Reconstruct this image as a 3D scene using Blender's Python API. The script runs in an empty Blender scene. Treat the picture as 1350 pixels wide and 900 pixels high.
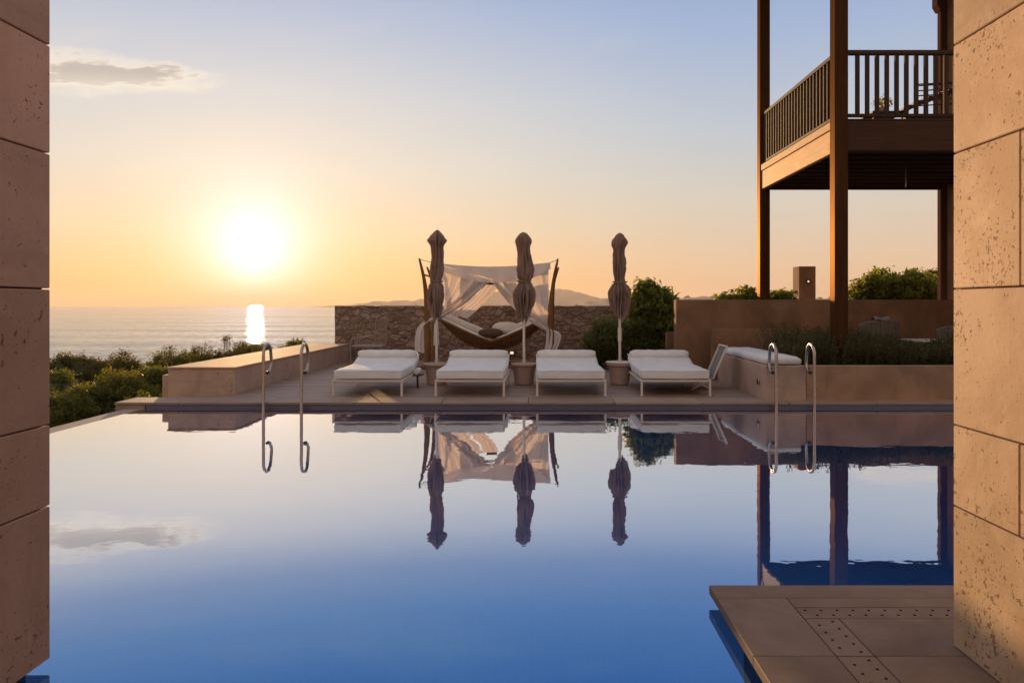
import bpy, bmesh, math, random
import numpy as np
from mathutils import Vector, Matrix, noise as mnoise

R = math.radians
random.seed(7)
rng = np.random.default_rng(7)
SC = bpy.context.scene
COL = SC.collection

# ------------------------------------------------------------------ camera
CAMZ = 1.42
HAZE = 1.0e-4
F = 1000.0                                   # focal length in pixels of the 1350 px wide photo
VX, VY = 706.0, 402.0                        # vanishing point of the depth direction
cam_d = bpy.data.cameras.new("camera")
cam = bpy.data.objects.new("camera", cam_d)
COL.objects.link(cam)
cam.location = (0, 0, CAMZ)
cam.rotation_euler = (R(90), 0, 0)
cam_d.sensor_width = 36.0
cam_d.lens = F / 1350 * 36.0
cam_d.shift_x = (675 - VX) / 1350
cam_d.shift_y = (VY - 450) / 1350
cam_d.clip_start = 0.05
cam_d.clip_end = 90000
SC.camera = cam

# ------------------------------------------------------------------ sun and sky
SUN_DIR = Vector((-0.371, 1.0, 0.0725)).normalized()
SUN_EL = math.asin(SUN_DIR.z)
SUN_AZ = math.atan2(SUN_DIR.x, SUN_DIR.y)    # clockwise from +Y is positive
sun_d = bpy.data.lights.new("sun", 'SUN')
sun_d.energy = 5.0
sun_d.angle = R(0.53)
sun_d.color = (1.0, 0.60, 0.27)
sun = bpy.data.objects.new("sun", sun_d)
COL.objects.link(sun)
sun.rotation_euler = SUN_DIR.to_track_quat('Z', 'Y').to_euler()

SC.view_settings.view_transform = 'Standard'
SC.view_settings.look = 'None'
SC.view_settings.gamma = 1
SC.view_settings.exposure = 0.15
SC.view_settings.use_curve_mapping = False
SC.render.engine = 'CYCLES'
SC.cycles.use_denoising = True
SC.cycles.max_bounces = 8
SC.cycles.transparent_max_bounces = 16
SC.cycles.sample_clamp_indirect = 6.0
SC.cycles.caustics_reflective = False
SC.cycles.caustics_refractive = False


class NT:
    """small wrapper that makes node graphs short to write"""
    def __init__(s, tree):
        s.t = tree
        s.n = tree.nodes
        s.l = tree.links
        s.n.clear()

    def node(s, kind, **kw):
        nd = s.n.new(kind)
        for k, v in kw.items():
            setattr(nd, k, v)
        return nd

    def put(s, sock, v):
        if v is None:
            return
        if isinstance(v, bpy.types.NodeSocket):
            s.l.new(v, sock)
        elif isinstance(v, (tuple, list)) and len(v) == 3 and sock.type == 'RGBA':
            sock.default_value = (*v, 1)
        else:
            sock.default_value = v

    def math(s, op, a, b=None, c=None, clamp=False):
        nd = s.node('ShaderNodeMath', operation=op, use_clamp=clamp)
        for i, v in enumerate((a, b, c)):
            s.put(nd.inputs[i], v)
        return nd.outputs[0]

    def vmath(s, op, a, b=None, out=0):
        nd = s.node('ShaderNodeVectorMath', operation=op)
        s.put(nd.inputs[0], a)
        if b is not None:
            s.put(nd.inputs[1], b)
        return nd.outputs[out]

    def mix(s, fac, a, b, mode='MIX'):
        nd = s.node('ShaderNodeMix', data_type='RGBA', blend_type=mode)
        nd.clamp_factor = True
        s.put(nd.inputs[0], fac)
        s.put(nd.inputs[6], a)
        s.put(nd.inputs[7], b)
        return nd.outputs[2]

    def ramp(s, fac, stops, interp='LINEAR'):
        nd = s.node('ShaderNodeValToRGB')
        cr = nd.color_ramp
        cr.interpolation = interp
        while len(cr.elements) < len(stops):
            cr.elements.new(0.5)
        for e, (p, c) in zip(cr.elements, stops):
            e.position = p
            e.color = (*c, 1) if isinstance(c, (tuple, list)) else (c, c, c, 1)
        s.put(nd.inputs[0], fac)
        return nd.outputs[0]

    def smooth(s, v, lo, hi, a=0.0, b=1.0):
        nd = s.node('ShaderNodeMapRange', interpolation_type='SMOOTHSTEP')
        for i, x in enumerate((v, lo, hi, a, b)):
            s.put(nd.inputs[i], x)
        return nd.outputs[0]

    def noise(s, vec, scale, detail=4, rough=0.55, dist=0.0, dims='3D'):
        nd = s.node('ShaderNodeTexNoise', noise_dimensions=dims)
        s.put(nd.inputs['Vector'], vec)
        nd.inputs['Scale'].default_value = scale
        nd.inputs['Detail'].default_value = detail
        nd.inputs['Roughness'].default_value = rough
        nd.inputs['Distortion'].default_value = dist
        return nd.outputs['Fac']

    def xyz(s, x, y, z):
        nd = s.node('ShaderNodeCombineXYZ')
        for i, v in enumerate((x, y, z)):
            s.put(nd.inputs[i], v)
        return nd.outputs[0]

    def sep(s, v):
        nd = s.node('ShaderNodeSeparateXYZ')
        s.put(nd.inputs[0], v)
        return nd.outputs

    def scaled(s, vec, sc, loc=(0, 0, 0), rot=(0, 0, 0)):
        nd = s.node('ShaderNodeMapping')
        s.put(nd.inputs[0], vec)
        nd.inputs['Location'].default_value = loc
        nd.inputs['Rotation'].default_value = rot
        nd.inputs['Scale'].default_value = sc
        return nd.outputs[0]


world = bpy.data.worlds.new("World")
SC.world = world
world.use_nodes = True
g = NT(world.node_tree)
wdir = g.vmath('NORMALIZE', g.node('ShaderNodeTexCoord').outputs['Generated'])
dx, dy, dz = g.sep(wdir)
nish = g.node('ShaderNodeTexSky', sky_type='NISHITA')
nish.sun_disc = False
nish.sun_elevation = SUN_EL
nish.sun_rotation = SUN_AZ
nish.altitude = 20
nish.air_density = 1.0
nish.dust_density = 2.0
nish.ozone_density = 1.0
nsky = g.vmath('SCALE', nish.outputs[0])
g.put(nsky.node.inputs['Scale'], 0.10)
cosg = g.math('MAXIMUM', g.vmath('DOT_PRODUCT', wdir, tuple(SUN_DIR), out=1), 0.0)
# evening sky: colour by height above the horizon, for the sun's side and for the far side
zc = g.math('MAXIMUM', dz, 0.0)
near = g.ramp(zc, [(0.0, (0.95, 0.47, 0.15)), (0.035, (0.94, 0.55, 0.24)), (0.09, (0.83, 0.64, 0.43)),
                   (0.17, (0.72, 0.68, 0.61)), (0.26, (0.61, 0.64, 0.68)), (0.35, (0.45, 0.53, 0.69)),
                   (0.46, (0.26, 0.38, 0.68)), (0.75, (0.30, 0.40, 0.62)), (1.0, (0.34, 0.40, 0.56))])
far = g.ramp(zc, [(0.0, (0.78, 0.48, 0.29)), (0.05, (0.80, 0.57, 0.38)), (0.13, (0.68, 0.62, 0.53)),
                  (0.22, (0.53, 0.59, 0.66)), (0.33, (0.37, 0.48, 0.69)), (0.46, (0.22, 0.35, 0.66)),
                  (0.75, (0.30, 0.40, 0.62)), (1.0, (0.34, 0.40, 0.56))])
side = g.smooth(cosg, 0.80, 0.998)
grad = g.mix(side, far, near)
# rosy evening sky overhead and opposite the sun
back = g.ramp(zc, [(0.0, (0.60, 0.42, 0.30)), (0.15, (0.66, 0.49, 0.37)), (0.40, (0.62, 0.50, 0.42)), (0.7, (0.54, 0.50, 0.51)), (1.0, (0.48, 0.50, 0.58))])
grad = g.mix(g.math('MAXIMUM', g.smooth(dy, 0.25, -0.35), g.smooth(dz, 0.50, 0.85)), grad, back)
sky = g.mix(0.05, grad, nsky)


def add_glow(col, power, gain, tint):
    f = g.math('MULTIPLY', g.math('POWER', cosg, power), gain)
    t = g.vmath('SCALE', tint)
    g.put(t.node.inputs['Scale'], f)
    return g.vmath('ADD', col, t)


sky = add_glow(sky, 14.0, 0.05, (1.0, 0.75, 0.40))
sky = add_glow(sky, 40.0, 0.09, (1.0, 0.50, 0.14))
sky = add_glow(sky, 150.0, 0.15, (1.0, 0.55, 0.32))
sky = add_glow(sky, 380.0, 0.78, (0.22, 0.38, 0.64))
sky = add_glow(sky, 1500.0, 0.50, (0.6, 0.8, 1.0))
# clouds, in directions (slope across, slope up) of the half of the sky with the sun
cy = g.math('MAXIMUM', dy, 0.05)
cu = g.math('DIVIDE', dx, cy)
cv = g.math('DIVIDE', dz, cy)
cvec = g.xyz(cu, cv, 0.0)
n1 = g.noise(g.scaled(cvec, (16, 55, 1)), 1.0, 6, 0.62)
n2 = g.noise(g.scaled(cvec, (34, 90, 1), (3, 1, 0)), 1.0, 5, 0.6)


def cloud(col, u0, v0, ru, rv, slope, dark, light, dens):
    du = g.math('DIVIDE', g.math('SUBTRACT', cu, u0), ru)
    dv = g.math('DIVIDE', g.math('SUBTRACT', g.math('SUBTRACT', cv, v0), g.math('MULTIPLY', g.math('SUBTRACT', cu, u0), slope)), rv)
    # thinner towards the right end
    dv = g.math('MULTIPLY', dv, g.math('ADD', 1.15, g.math('MULTIPLY', du, 0.55)))
    d = g.math('SQRT', g.math('ADD', g.math('POWER', g.math('ABSOLUTE', du), 2.6), g.math('MULTIPLY', dv, dv)))
    d = g.math('ADD', d, g.math('MULTIPLY', g.math('SUBTRACT', n1, 0.5), 1.25))
    d = g.math('ADD', d, g.math('MULTIPLY', g.math('SUBTRACT', n2, 0.5), 0.28))
    m = g.smooth(d, 1.05, 0.40, 0.0, dens)
    core = g.math('ADD', g.smooth(d, 0.75, 0.35), g.math('MULTIPLY', dv, 0.55))
    core = g.smooth(core, 0.30, 1.20)
    return g.mix(m, col, g.mix(core, light, dark))


sky = cloud(sky, -0.555, 0.303, 0.155, 0.034, -0.06, (0.54, 0.47, 0.41), (1.0, 0.88, 0.72), 0.88)
sky = cloud(sky, 0.49, 0.225, 0.10, 0.014, 0.05, (0.70, 0.62, 0.58), (0.85, 0.74, 0.64), 0.55)
veil = g.noise(g.scaled(cvec, (2.2, 9.0, 1), (1.7, 4, 0), (0, 0, R(14))), 1.0, 5, 0.6)
veil = g.math('MULTIPLY', g.smooth(veil, 0.48, 0.75), g.smooth(cv, 0.03, 0.16))
sky = g.mix(g.math('MULTIPLY', veil, 0.22), sky, (0.86, 0.76, 0.68))
bg = g.node('ShaderNodeBackground')
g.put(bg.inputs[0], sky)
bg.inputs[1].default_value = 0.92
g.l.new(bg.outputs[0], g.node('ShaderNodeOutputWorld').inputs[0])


# ------------------------------------------------------------------ object helpers
def P(x, y, D):
    """world point at depth D seen at pixel x, y of the 1350 x 900 photo"""
    return Vector(((x - VX) * D / F, D, CAMZ - (y - VY) * D / F))


def PX(x, D):
    return (x - VX) * D / F


def PZ(y, D):
    return CAMZ - (y - VY) * D / F


def tag(o, label=None, cat=None, group=None, kind=None):
    if label:
        o['label'] = label
    if cat:
        o['category'] = cat
    if group:
        o['group'] = group
    if kind:
        o['kind'] = kind
    return o


def thing(name, loc, label, cat, group=None, rz=0.0):
    o = bpy.data.objects.new(name, None)
    o.empty_display_size = 0.2
    COL.objects.link(o)
    o.location = loc
    o.rotation_euler = (0, 0, rz)
    return tag(o, label, cat, group)


def copy_tree(o, parent=None):
    c = o.copy()
    COL.objects.link(c)
    c.parent = parent
    for ch in [x for x in bpy.data.objects if x.parent == o]:
        copy_tree(ch, c)
    return c


class MB:
    """mesh builder: world or local coordinates in, one mesh object out"""
    def __init__(s):
        s.bm = bmesh.new()

    def _merge(s, tmp):
        m = bpy.data.meshes.new("tmp")
        tmp.to_mesh(m)
        tmp.free()
        s.bm.from_mesh(m)
        bpy.data.meshes.remove(m)

    def box(s, x0, x1, y0, y1, z0, z1, bev=0.0, seg=1, M=None):
        t = bmesh.new()
        bmesh.ops.create_cube(t, size=1.0)
        bmesh.ops.scale(t, vec=(x1 - x0, y1 - y0, z1 - z0), verts=t.verts)
        if bev > 0:
            bmesh.ops.bevel(t, geom=t.edges[:], offset=bev, segments=seg, affect='EDGES', profile=0.5)
        bmesh.ops.translate(t, vec=((x0 + x1) / 2, (y0 + y1) / 2, (z0 + z1) / 2), verts=t.verts)
        if M is not None:
            bmesh.ops.transform(t, matrix=M, verts=t.verts)
        s._merge(t)
        return s

    def tube(s, pts, r, n=10, caps=True, flat=1.0):
        pts = [Vector(p) for p in pts]
        rs = r if isinstance(r, (list, tuple)) else [r] * len(pts)
        bm = s.bm
        rings = []
        up = None
        for i, p in enumerate(pts):
            a = pts[max(0, i - 1)]
            b = pts[min(len(pts) - 1, i + 1)]
            t = (b - a).normalized()
            if up is None:
                up = Vector((0, 0, 1)) if abs(t.z) < 0.9 else Vector((0, 1, 0))
            u = (up - t * up.dot(t)).normalized()
            up = u
            v = t.cross(u)
            rings.append([bm.verts.new(p + rs[i] * (math.cos(2 * math.pi * k / n) * u * flat + math.sin(2 * math.pi * k / n) * v)) for k in range(n)])
        for a, b in zip(rings, rings[1:]):
            for k in range(n):
                bm.faces.new((a[k], a[(k + 1) % n], b[(k + 1) % n], b[k]))
        if caps:
            bm.faces.new(rings[0][::-1])
            bm.faces.new(rings[-1])
        return s

    def bar(s, a, b, w, h, bev=0.0):
        """square bar from a to b"""
        a, b = Vector(a), Vector(b)
        d = b - a
        q = d.to_track_quat('Z', 'Y').to_matrix().to_4x4()
        return s.box(-w / 2, w / 2, -h / 2, h / 2, 0, d.length, bev, M=Matrix.Translation(a) @ q)

    def lathe(s, prof, n=24, cx=0, cy=0, fn=None):
        bm = s.bm
        rings = []
        for j, (r, z) in enumerate(prof):
            ring = []
            for k in range(n):
                th = 2 * math.pi * k / n
                rr, zz = (r, z) if fn is None else fn(r, z, th, j)
                ring.append(bm.verts.new((cx + rr * math.cos(th), cy + rr * math.sin(th), zz)))
            rings.append(ring)
        for a, b in zip(rings, rings[1:]):
            for k in range(n):
                bm.faces.new((a[k], a[(k + 1) % n], b[(k + 1) % n], b[k]))
        bm.faces.new(rings[0][::-1])
        bm.faces.new(rings[-1])
        return s

    def grid(s, fn, nu, nv):
        bm = s.bm
        vs = [[bm.verts.new(fn(i / nu, j / nv)) for j in range(nv + 1)] for i in range(nu + 1)]
        for i in range(nu):
            for j in range(nv):
                bm.faces.new((vs[i][j], vs[i + 1][j], vs[i + 1][j + 1], vs[i][j + 1]))
        return s

    def ball(s, c, rx, ry, rz, n=16, M=None, pw=1.0):
        t = bmesh.new()
        bmesh.ops.create_uvsphere(t, u_segments=n, v_segments=n // 2 + 2, radius=1.0)
        for v in t.verts:
            if pw != 1.0:
                v.co = Vector([math.copysign(abs(q) ** pw, q) for q in v.co])
            v.co = Vector((v.co.x * rx, v.co.y * ry, v.co.z * rz))
        if M is not None:
            bmesh.ops.transform(t, matrix=M, verts=t.verts)
        bmesh.ops.translate(t, vec=c, verts=t.verts)
        s._merge(t)
        return s

    def build(s, name, mat, parent=None, smooth=False, angle=40, normals=True):
        if normals:
            bmesh.ops.recalc_face_normals(s.bm, faces=s.bm.faces[:])
        me = bpy.data.meshes.new(name)
        if parent is not None:
            bmesh.ops.translate(s.bm, vec=-world_loc(parent), verts=s.bm.verts)
        s.bm.to_mesh(me)
        s.bm.free()
        return link_mesh(name, me, mat, parent, smooth, angle)


def world_loc(o):
    v = Vector(o.location)
    while o.parent is not None:
        o = o.parent
        v += Vector(o.location)
    return v


def link_mesh(name, me, mat, parent=None, smooth=False, angle=40):
    if mat is not None:
        me.materials.append(mat)
    if smooth:
        me.shade_smooth()
        me.set_sharp_from_angle(angle=R(angle))
    o = bpy.data.objects.new(name, me)
    COL.objects.link(o)
    if parent is not None:
        o.parent = parent
    return o


# ------------------------------------------------------------------ materials
def principled(name):
    m = bpy.data.materials.new(name)
    m.use_nodes = True
    t = NT(m.node_tree)
    b = t.node('ShaderNodeBsdfPrincipled')
    o = t.node('ShaderNodeOutputMaterial')
    t.l.new(b.outputs[0], o.inputs[0])
    return m, t, b, o


def bump(t, b, h, dist, strength=1.0):
    nd = t.node('ShaderNodeBump')
    nd.inputs['Strength'].default_value = strength
    nd.inputs['Distance'].default_value = dist
    t.put(nd.inputs['Height'], h)
    t.l.new(nd.outputs[0], b.inputs['Normal'])


def obj_co(t):
    return t.node('ShaderNodeTexCoord').outputs['Object']


def island(t):
    return t.node('ShaderNodeNewGeometry').outputs['Random Per Island']


def mat_travertine(name, c1, c2, pit=(0.15, 0.08, 0.045), pits=0.66, rough=0.75, var=0.25):
    m, t, b, o = principled(name)
    co = t.vmath('ADD', obj_co(t), t.vmath('SCALE', (31.0, 17.0, 23.0)))
    sc = co.node.inputs[1].links[0].from_node
    t.put(sc.inputs['Scale'], island(t))
    cloudy = t.noise(co, 2.3, 6, 0.6, 0.6)
    fine = t.noise(co, 60, 3, 0.6)
    col = t.mix(t.smooth(cloudy, 0.32, 0.70), c1, c2)
    col = t.mix(t.math('MULTIPLY', fine, 0.35), col, tuple(0.6 * x for x in c1))
    band = t.noise(t.scaled(co, (1.2, 1.2, 9)), 1.4, 5, 0.6, 0.8)
    col = t.mix(t.smooth(band, 0.52, 0.75, 0.0, 0.35), col, tuple(0.72 * x for x in c1))
    stain = t.noise(t.scaled(co, (3.2, 3.2, 0.55)), 1.0, 6, 0.65, 0.5)
    col = t.mix(t.smooth(stain, 0.55, 0.78, 0.0, 0.40), col, tuple(0.55 * x for x in c1))
    pale = t.noise(co, 5.5, 5, 0.65, 0.8)
    col = t.mix(t.smooth(pale, 0.55, 0.75, 0.0, 0.35), col, tuple(min(1.0, 1.12 * x) for x in c2))
    # pits in patches
    p1 = t.noise(t.scaled(co, (1, 1, 1.25)), 34, 3, 0.6, 0.25)
    patch = t.noise(co, 2.4, 3, 0.5)
    thr = t.math('SUBTRACT', pits + 0.06, t.math('MULTIPLY', t.smooth(patch, 0.35, 0.7), 0.10))
    pm = t.smooth(t.math('SUBTRACT', p1, thr), 0.0, 0.03)
    p2 = t.noise(t.scaled(co, (1, 1, 0.6)), 11, 5, 0.7, 0.4)
    pm2 = t.smooth(t.math('SUBTRACT', p2, t.math('ADD', thr, 0.035)), 0.0, 0.035)
    pm = t.math('MAXIMUM', pm, pm2)
    p3 = t.noise(co, 85, 2, 0.5)
    pm3 = t.smooth(t.math('SUBTRACT', p3, t.math('ADD', thr, 0.03)), 0.0, 0.05, 0.0, 0.8)
    pm = t.math('MAXIMUM', pm, pm3)
    col = t.mix(t.math('MULTIPLY', pm, 0.72), col, pit)
    v = t.math('ADD', 1 - var / 2, t.math('MULTIPLY', island(t), var))
    col = t.vmath('SCALE', col)
    t.put(col.node.inputs['Scale'], v)
    t.put(b.inputs['Base Color'], col)
    b.inputs['Roughness'].default_value = rough
    b.inputs['Specular IOR Level'].default_value = 0.3
    h = t.math('SUBTRACT', t.math('MULTIPLY', fine, 0.25), t.math('MULTIPLY', pm, 1.0))
    bump(t, b, h, 0.004, 0.9)
    return m


def mat_plaster(name, c, rough=0.9, var=0.30):
    m, t, b, o = principled(name)
    co = obj_co(t)
    n = t.noise(co, 1.3, 6, 0.6, 0.5)
    f = t.noise(co, 70, 4, 0.6)
    streak = t.noise(t.scaled(co, (5, 5, 0.5)), 1.0, 5, 0.6)
    col = t.mix(t.smooth(n, 0.3, 0.7), tuple(x * (1 - var) for x in c), tuple(min(1, x * (1 + var * .6)) for x in c))
    col = t.mix(t.smooth(streak, 0.52, 0.78, 0, 0.45), col, tuple(x * 0.6 for x in c))
    t.put(b.inputs['Base Color'], col)
    b.inputs['Roughness'].default_value = rough
    b.inputs['Specular IOR Level'].default_value = 0.2
    bump(t, b, t.math('ADD', f, t.math('MULTIPLY', n, 0.5)), 0.006, 0.5)
    return m


def mat_wood(name, c1, c2, axis='Z', rough=0.55, scale=1.0, spec=0.2):
    m, t, b, o = principled(name)
    co = obj_co(t)
    s = {'X': (0.9, 14, 14), 'Y': (14, 0.9, 14), 'Z': (14, 14, 0.9)}[axis]
    off = t.vmath('SCALE', (13.0, 29.0, 19.0))
    t.put(off.node.inputs['Scale'], island(t))
    co = t.vmath('ADD', co, off)
    n = t.noise(t.scaled(co, tuple(x * scale for x in s)), 1.6, 6, 0.65, 0.7)
    f = t.noise(t.scaled(co, tuple(x * scale * 5 for x in s)), 1.6, 3, 0.6)
    blot = t.noise(co, 1.4, 4, 0.55)
    col = t.mix(t.smooth(n, 0.3, 0.72), c1, c2)
    col = t.mix(t.smooth(f, 0.5, 0.8, 0, 0.4), col, tuple(x * 0.5 for x in c1))
    col = t.mix(t.smooth(blot, 0.5, 0.8, 0, 0.3), col, tuple(min(1, x * 1.3) for x in c2))
    v = t.math('ADD', 0.8, t.math('MULTIPLY', island(t), 0.4))
    col = t.vmath('SCALE', col)
    t.put(col.node.inputs['Scale'], v)
    t.put(b.inputs['Base Color'], col)
    t.put(b.inputs['Roughness'], t.math('ADD', rough - 0.1, t.math('MULTIPLY', f, 0.25)))
    b.inputs['Specular IOR Level'].default_value = spec
    bump(t, b, t.math('ADD', n, f), 0.002, 0.6)
    return m


def mat_fabric(name, c, weave=260, wrinkle=0.02, rough=0.9, transl=0.0, transp=0.0, wscale=5.0, tc=None):
    m, t, b, o = principled(name)
    co = obj_co(t)
    w = t.noise(co, weave, 2, 0.5)
    big = t.noise(co, wscale, 4, 0.55, 0.4)
    col = t.mix(t.smooth(big, 0.3, 0.75), tuple(x * 0.88 for x in c), c)
    col = t.mix(t.math('MULTIPLY', w, 0.25), col, tuple(x * 0.75 for x in c))
    t.put(b.inputs['Base Color'], col)
    b.inputs['Roughness'].default_value = rough
    b.inputs['Specular IOR Level'].default_value = 0.15
    b.inputs['Sheen Weight'].default_value = 0.15
    bump(t, b, t.math('ADD', t.math('MULTIPLY', big, 1.0), t.math('MULTIPLY', w, 0.03)), wrinkle, 0.7)
    if transl > 0:
        tr = t.node('ShaderNodeBsdfTranslucent')
        t.put(tr.inputs[0], tc or c)
        mx = t.node('ShaderNodeMixShader')
        mx.inputs[0].default_value = transl
        t.l.new(b.outputs[0], mx.inputs[1])
        t.l.new(tr.outputs[0], mx.inputs[2])
        last = mx
        if transp > 0:
            tp = t.node('ShaderNodeBsdfTransparent')
            m2 = t.node('ShaderNodeMixShader')
            m2.inputs[0].default_value = transp
            t.l.new(mx.outputs[0], m2.inputs[1])
            t.l.new(tp.outputs[0], m2.inputs[2])
            last = m2
        t.l.new(last.outputs[0], o.inputs[0])
    return m


def mat_metal(name, c=(0.72, 0.70, 0.68), rough=0.16, metallic=1.0):
    m, t, b, o = principled(name)
    b.inputs['Specular IOR Level'].default_value = 0.0 if metallic < .5 else 0.5
    n = t.noise(obj_co(t), 22, 3, 0.6)
    t.put(b.inputs['Base Color'], c)
    b.inputs['Metallic'].default_value = metallic
    t.put(b.inputs['Roughness'], t.math('ADD', rough - 0.03, t.math('MULTIPLY', n, 0.10)))
    return m


def mat_leaf(name, c1, c2, transl=0.35, tc=(0.28, 0.30, 0.04)):
    m, t, b, o = principled(name)
    r = island(t)
    cl = t.noise(obj_co(t), 2.2, 3, 0.5)
    col = t.mix(r, c1, c2)
    col = t.mix(t.smooth(cl, 0.35, 0.7, 0, 0.6), col, tuple(1.5 * x for x in c2))
    t.put(b.inputs['Base Color'], col)
    b.inputs['Roughness'].default_value = 0.55
    b.inputs['Specular IOR Level'].default_value = 0.3
    tr = t.node('ShaderNodeBsdfTranslucent')
    t.put(tr.inputs[0], tc)
    mx = t.node('ShaderNodeMixShader')
    mx.inputs[0].default_value = transl
    t.l.new(b.outputs[0], mx.inputs[1])
    t.l.new(tr.outputs[0], mx.inputs[2])
    t.l.new(mx.outputs[0], o.inputs[0])
    return m


def mat_rubble(name):
    m, t, b, o = principled(name)
    co = obj_co(t)
    wob = t.node('ShaderNodeTexNoise')
    t.put(wob.inputs['Vector'], co)
    wob.inputs['Scale'].default_value = 5.0
    wob.inputs['Detail'].default_value = 3
    wv = t.vmath('SCALE', t.vmath('SUBTRACT', wob.outputs['Color'], (0.5, 0.5, 0.5)))
    t.put(wv.node.inputs['Scale'], 0.22)
    c = t.vmath('ADD', co, wv)
    c = t.scaled(c, (1.0, 1.0, 1.9))

    def vor(feature):
        v = t.node('ShaderNodeTexVoronoi', feature=feature)
        t.put(v.inputs['Vector'], c)
        v.inputs['Scale'].default_value = 4.4
        v.inputs['Randomness'].default_value = 0.95
        return v
    edge = vor('DISTANCE_TO_EDGE').outputs['Distance']
    cell = vor('F1').outputs['Color']
    cr = t.sep(cell)
    st = t.ramp(cr[0], [(0.0, (0.20, 0.125, 0.09)), (0.25, (0.38, 0.255, 0.195)), (0.5, (0.29, 0.215, 0.195)),
                        (0.75, (0.45, 0.30, 0.215)), (1.0, (0.40, 0.315, 0.295))])
    n = t.noise(co, 14, 6, 0.65, 0.6)
    st = t.mix(t.smooth(n, 0.35, 0.75, 0, 0.6), st, (0.10, 0.07, 0.05))
    mort = t.smooth(edge, 0.075, 0.02)
    mcol = t.mix(t.noise(co, 9, 4), (0.16, 0.105, 0.08), (0.34, 0.235, 0.18))
    t.put(b.inputs['Base Color'], t.mix(mort, st, mcol))
    b.inputs['Roughness'].default_value = 0.9
    b.inputs['Specular IOR Level'].default_value = 0.2
    h = t.math('ADD', t.smooth(edge, 0.0, 0.16), t.math('MULTIPLY', n, 0.55))
    h = t.math('ADD', h, t.math('MULTIPLY', cr[1], 0.5))
    bump(t, b, h, 0.03, 0.9)
    return m


M = {}
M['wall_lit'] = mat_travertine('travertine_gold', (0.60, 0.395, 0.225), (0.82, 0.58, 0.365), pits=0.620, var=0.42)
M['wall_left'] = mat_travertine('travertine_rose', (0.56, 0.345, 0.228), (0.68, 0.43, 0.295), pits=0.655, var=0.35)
M['coping'] = mat_travertine('coping_stone', (0.30, 0.21, 0.155), (0.38, 0.275, 0.21), pits=0.72, rough=0.6)
M['platform'] = mat_travertine('platform_stone', (0.22, 0.143, 0.094), (0.33, 0.222, 0.152), pits=0.80, rough=0.7, var=0.12)
M['wallcap'] = mat_travertine('wall_cap_stone', (0.50, 0.33, 0.22), (0.62, 0.43, 0.30), pits=0.70, rough=0.8)
M['wallcap'].node_tree.nodes['Principled BSDF'].inputs['Specular IOR Level'].default_value = 0.08
M['lowwall'] = mat_travertine('bench_wall_stone', (0.46, 0.315, 0.24), (0.58, 0.41, 0.32), pits=0.66)
M['planter'] = mat_plaster('planter_render', (0.37, 0.225, 0.14))
M['tan'] = mat_plaster('tan_render', (0.245, 0.138, 0.08))
M['villa'] = mat_plaster('villa_render', (0.30, 0.16, 0.075))
M['rubble'] = mat_rubble('rubble_stone')
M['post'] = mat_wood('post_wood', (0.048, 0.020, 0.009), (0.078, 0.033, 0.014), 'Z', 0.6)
nt_ = M['post'].node_tree
g_ = nt_.nodes.new('ShaderNodeBsdfGlossy')
g_.inputs[0].default_value = (0.24, 0.13, 0.05, 1)
g_.inputs['Roughness'].default_value = 0.42
f_ = nt_.nodes.new('ShaderNodeFresnel')
f_.inputs[0].default_value = 1.38
x_ = nt_.nodes.new('ShaderNodeMixShader')
nt_.links.new(f_.outputs[0], x_.inputs[0])
nt_.links.new(nt_.nodes['Principled BSDF'].outputs[0], x_.inputs[1])
nt_.links.new(g_.outputs[0], x_.inputs[2])
nt_.links.new(x_.outputs[0], nt_.nodes['Material Output'].inputs[0])
nt_.nodes['Principled BSDF'].inputs['Specular IOR Level'].default_value = 0.0
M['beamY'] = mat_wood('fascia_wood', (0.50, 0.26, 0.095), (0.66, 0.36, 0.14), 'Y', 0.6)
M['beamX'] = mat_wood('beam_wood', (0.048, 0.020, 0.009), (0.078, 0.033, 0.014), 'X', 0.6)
M['rail'] = mat_wood('rail_wood', (0.045, 0.022, 0.012), (0.075, 0.036, 0.019), 'Z', 0.65)
M['deck'] = mat_wood('deck_boards', (0.215, 0.14, 0.10), (0.33, 0.225, 0.17), 'X', 0.5, 0.7, 0.3)
M['bow'] = mat_wood('bow_wood', (0.13, 0.06, 0.022), (0.21, 0.10, 0.036), 'Z', 0.5)
M['white_cushion'] = mat_fabric('white_canvas', (0.80, 0.79, 0.78), wrinkle=0.035, wscale=3.5)
M['curtain'] = mat_fabric('sheer_white', (0.88, 0.83, 0.81), wrinkle=0.02, transl=0.32, transp=0.0, tc=(0.92, 0.78, 0.69), wscale=7)
M['parasol'] = mat_fabric('taupe_canvas', (0.36, 0.245, 0.195), wrinkle=0.05, wscale=9, transl=0.25, tc=(0.52, 0.30, 0.17))
M['dark_fill'] = mat_fabric('dark_fill', (0.13, 0.075, 0.05), wrinkle=0.03)
M['mesh'] = mat_fabric('grey_mesh', (0.20, 0.18, 0.175), weave=120)
M['steel'] = mat_metal('steel', (0.40, 0.34, 0.305), 0.24)
M['white_metal'] = mat_metal('cream_metal', (0.68, 0.58, 0.53), 0.4, 0.0)
M['pole'] = mat_metal('parasol_pole', (0.60, 0.55, 0.52), 0.3, 0.6)
M['dark_metal'] = mat_metal('dark_metal', (0.06, 0.045, 0.04), 0.4, 0.6)
M['pipe'] = mat_metal('downpipe_brown', (0.11, 0.06, 0.05), 0.55, 0.0)
M['pot'] = mat_plaster('pot_clay', (0.52, 0.36, 0.30), 0.7, 0.12)
M['wicker'] = mat_wood('wicker', (0.16, 0.078, 0.032), (0.26, 0.13, 0.055), 'X', 0.6)
M['pale_wicker'] = mat_wood('pale_wicker', (0.30, 0.22, 0.17), (0.38, 0.28, 0.22), 'X', 0.6)
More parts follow.
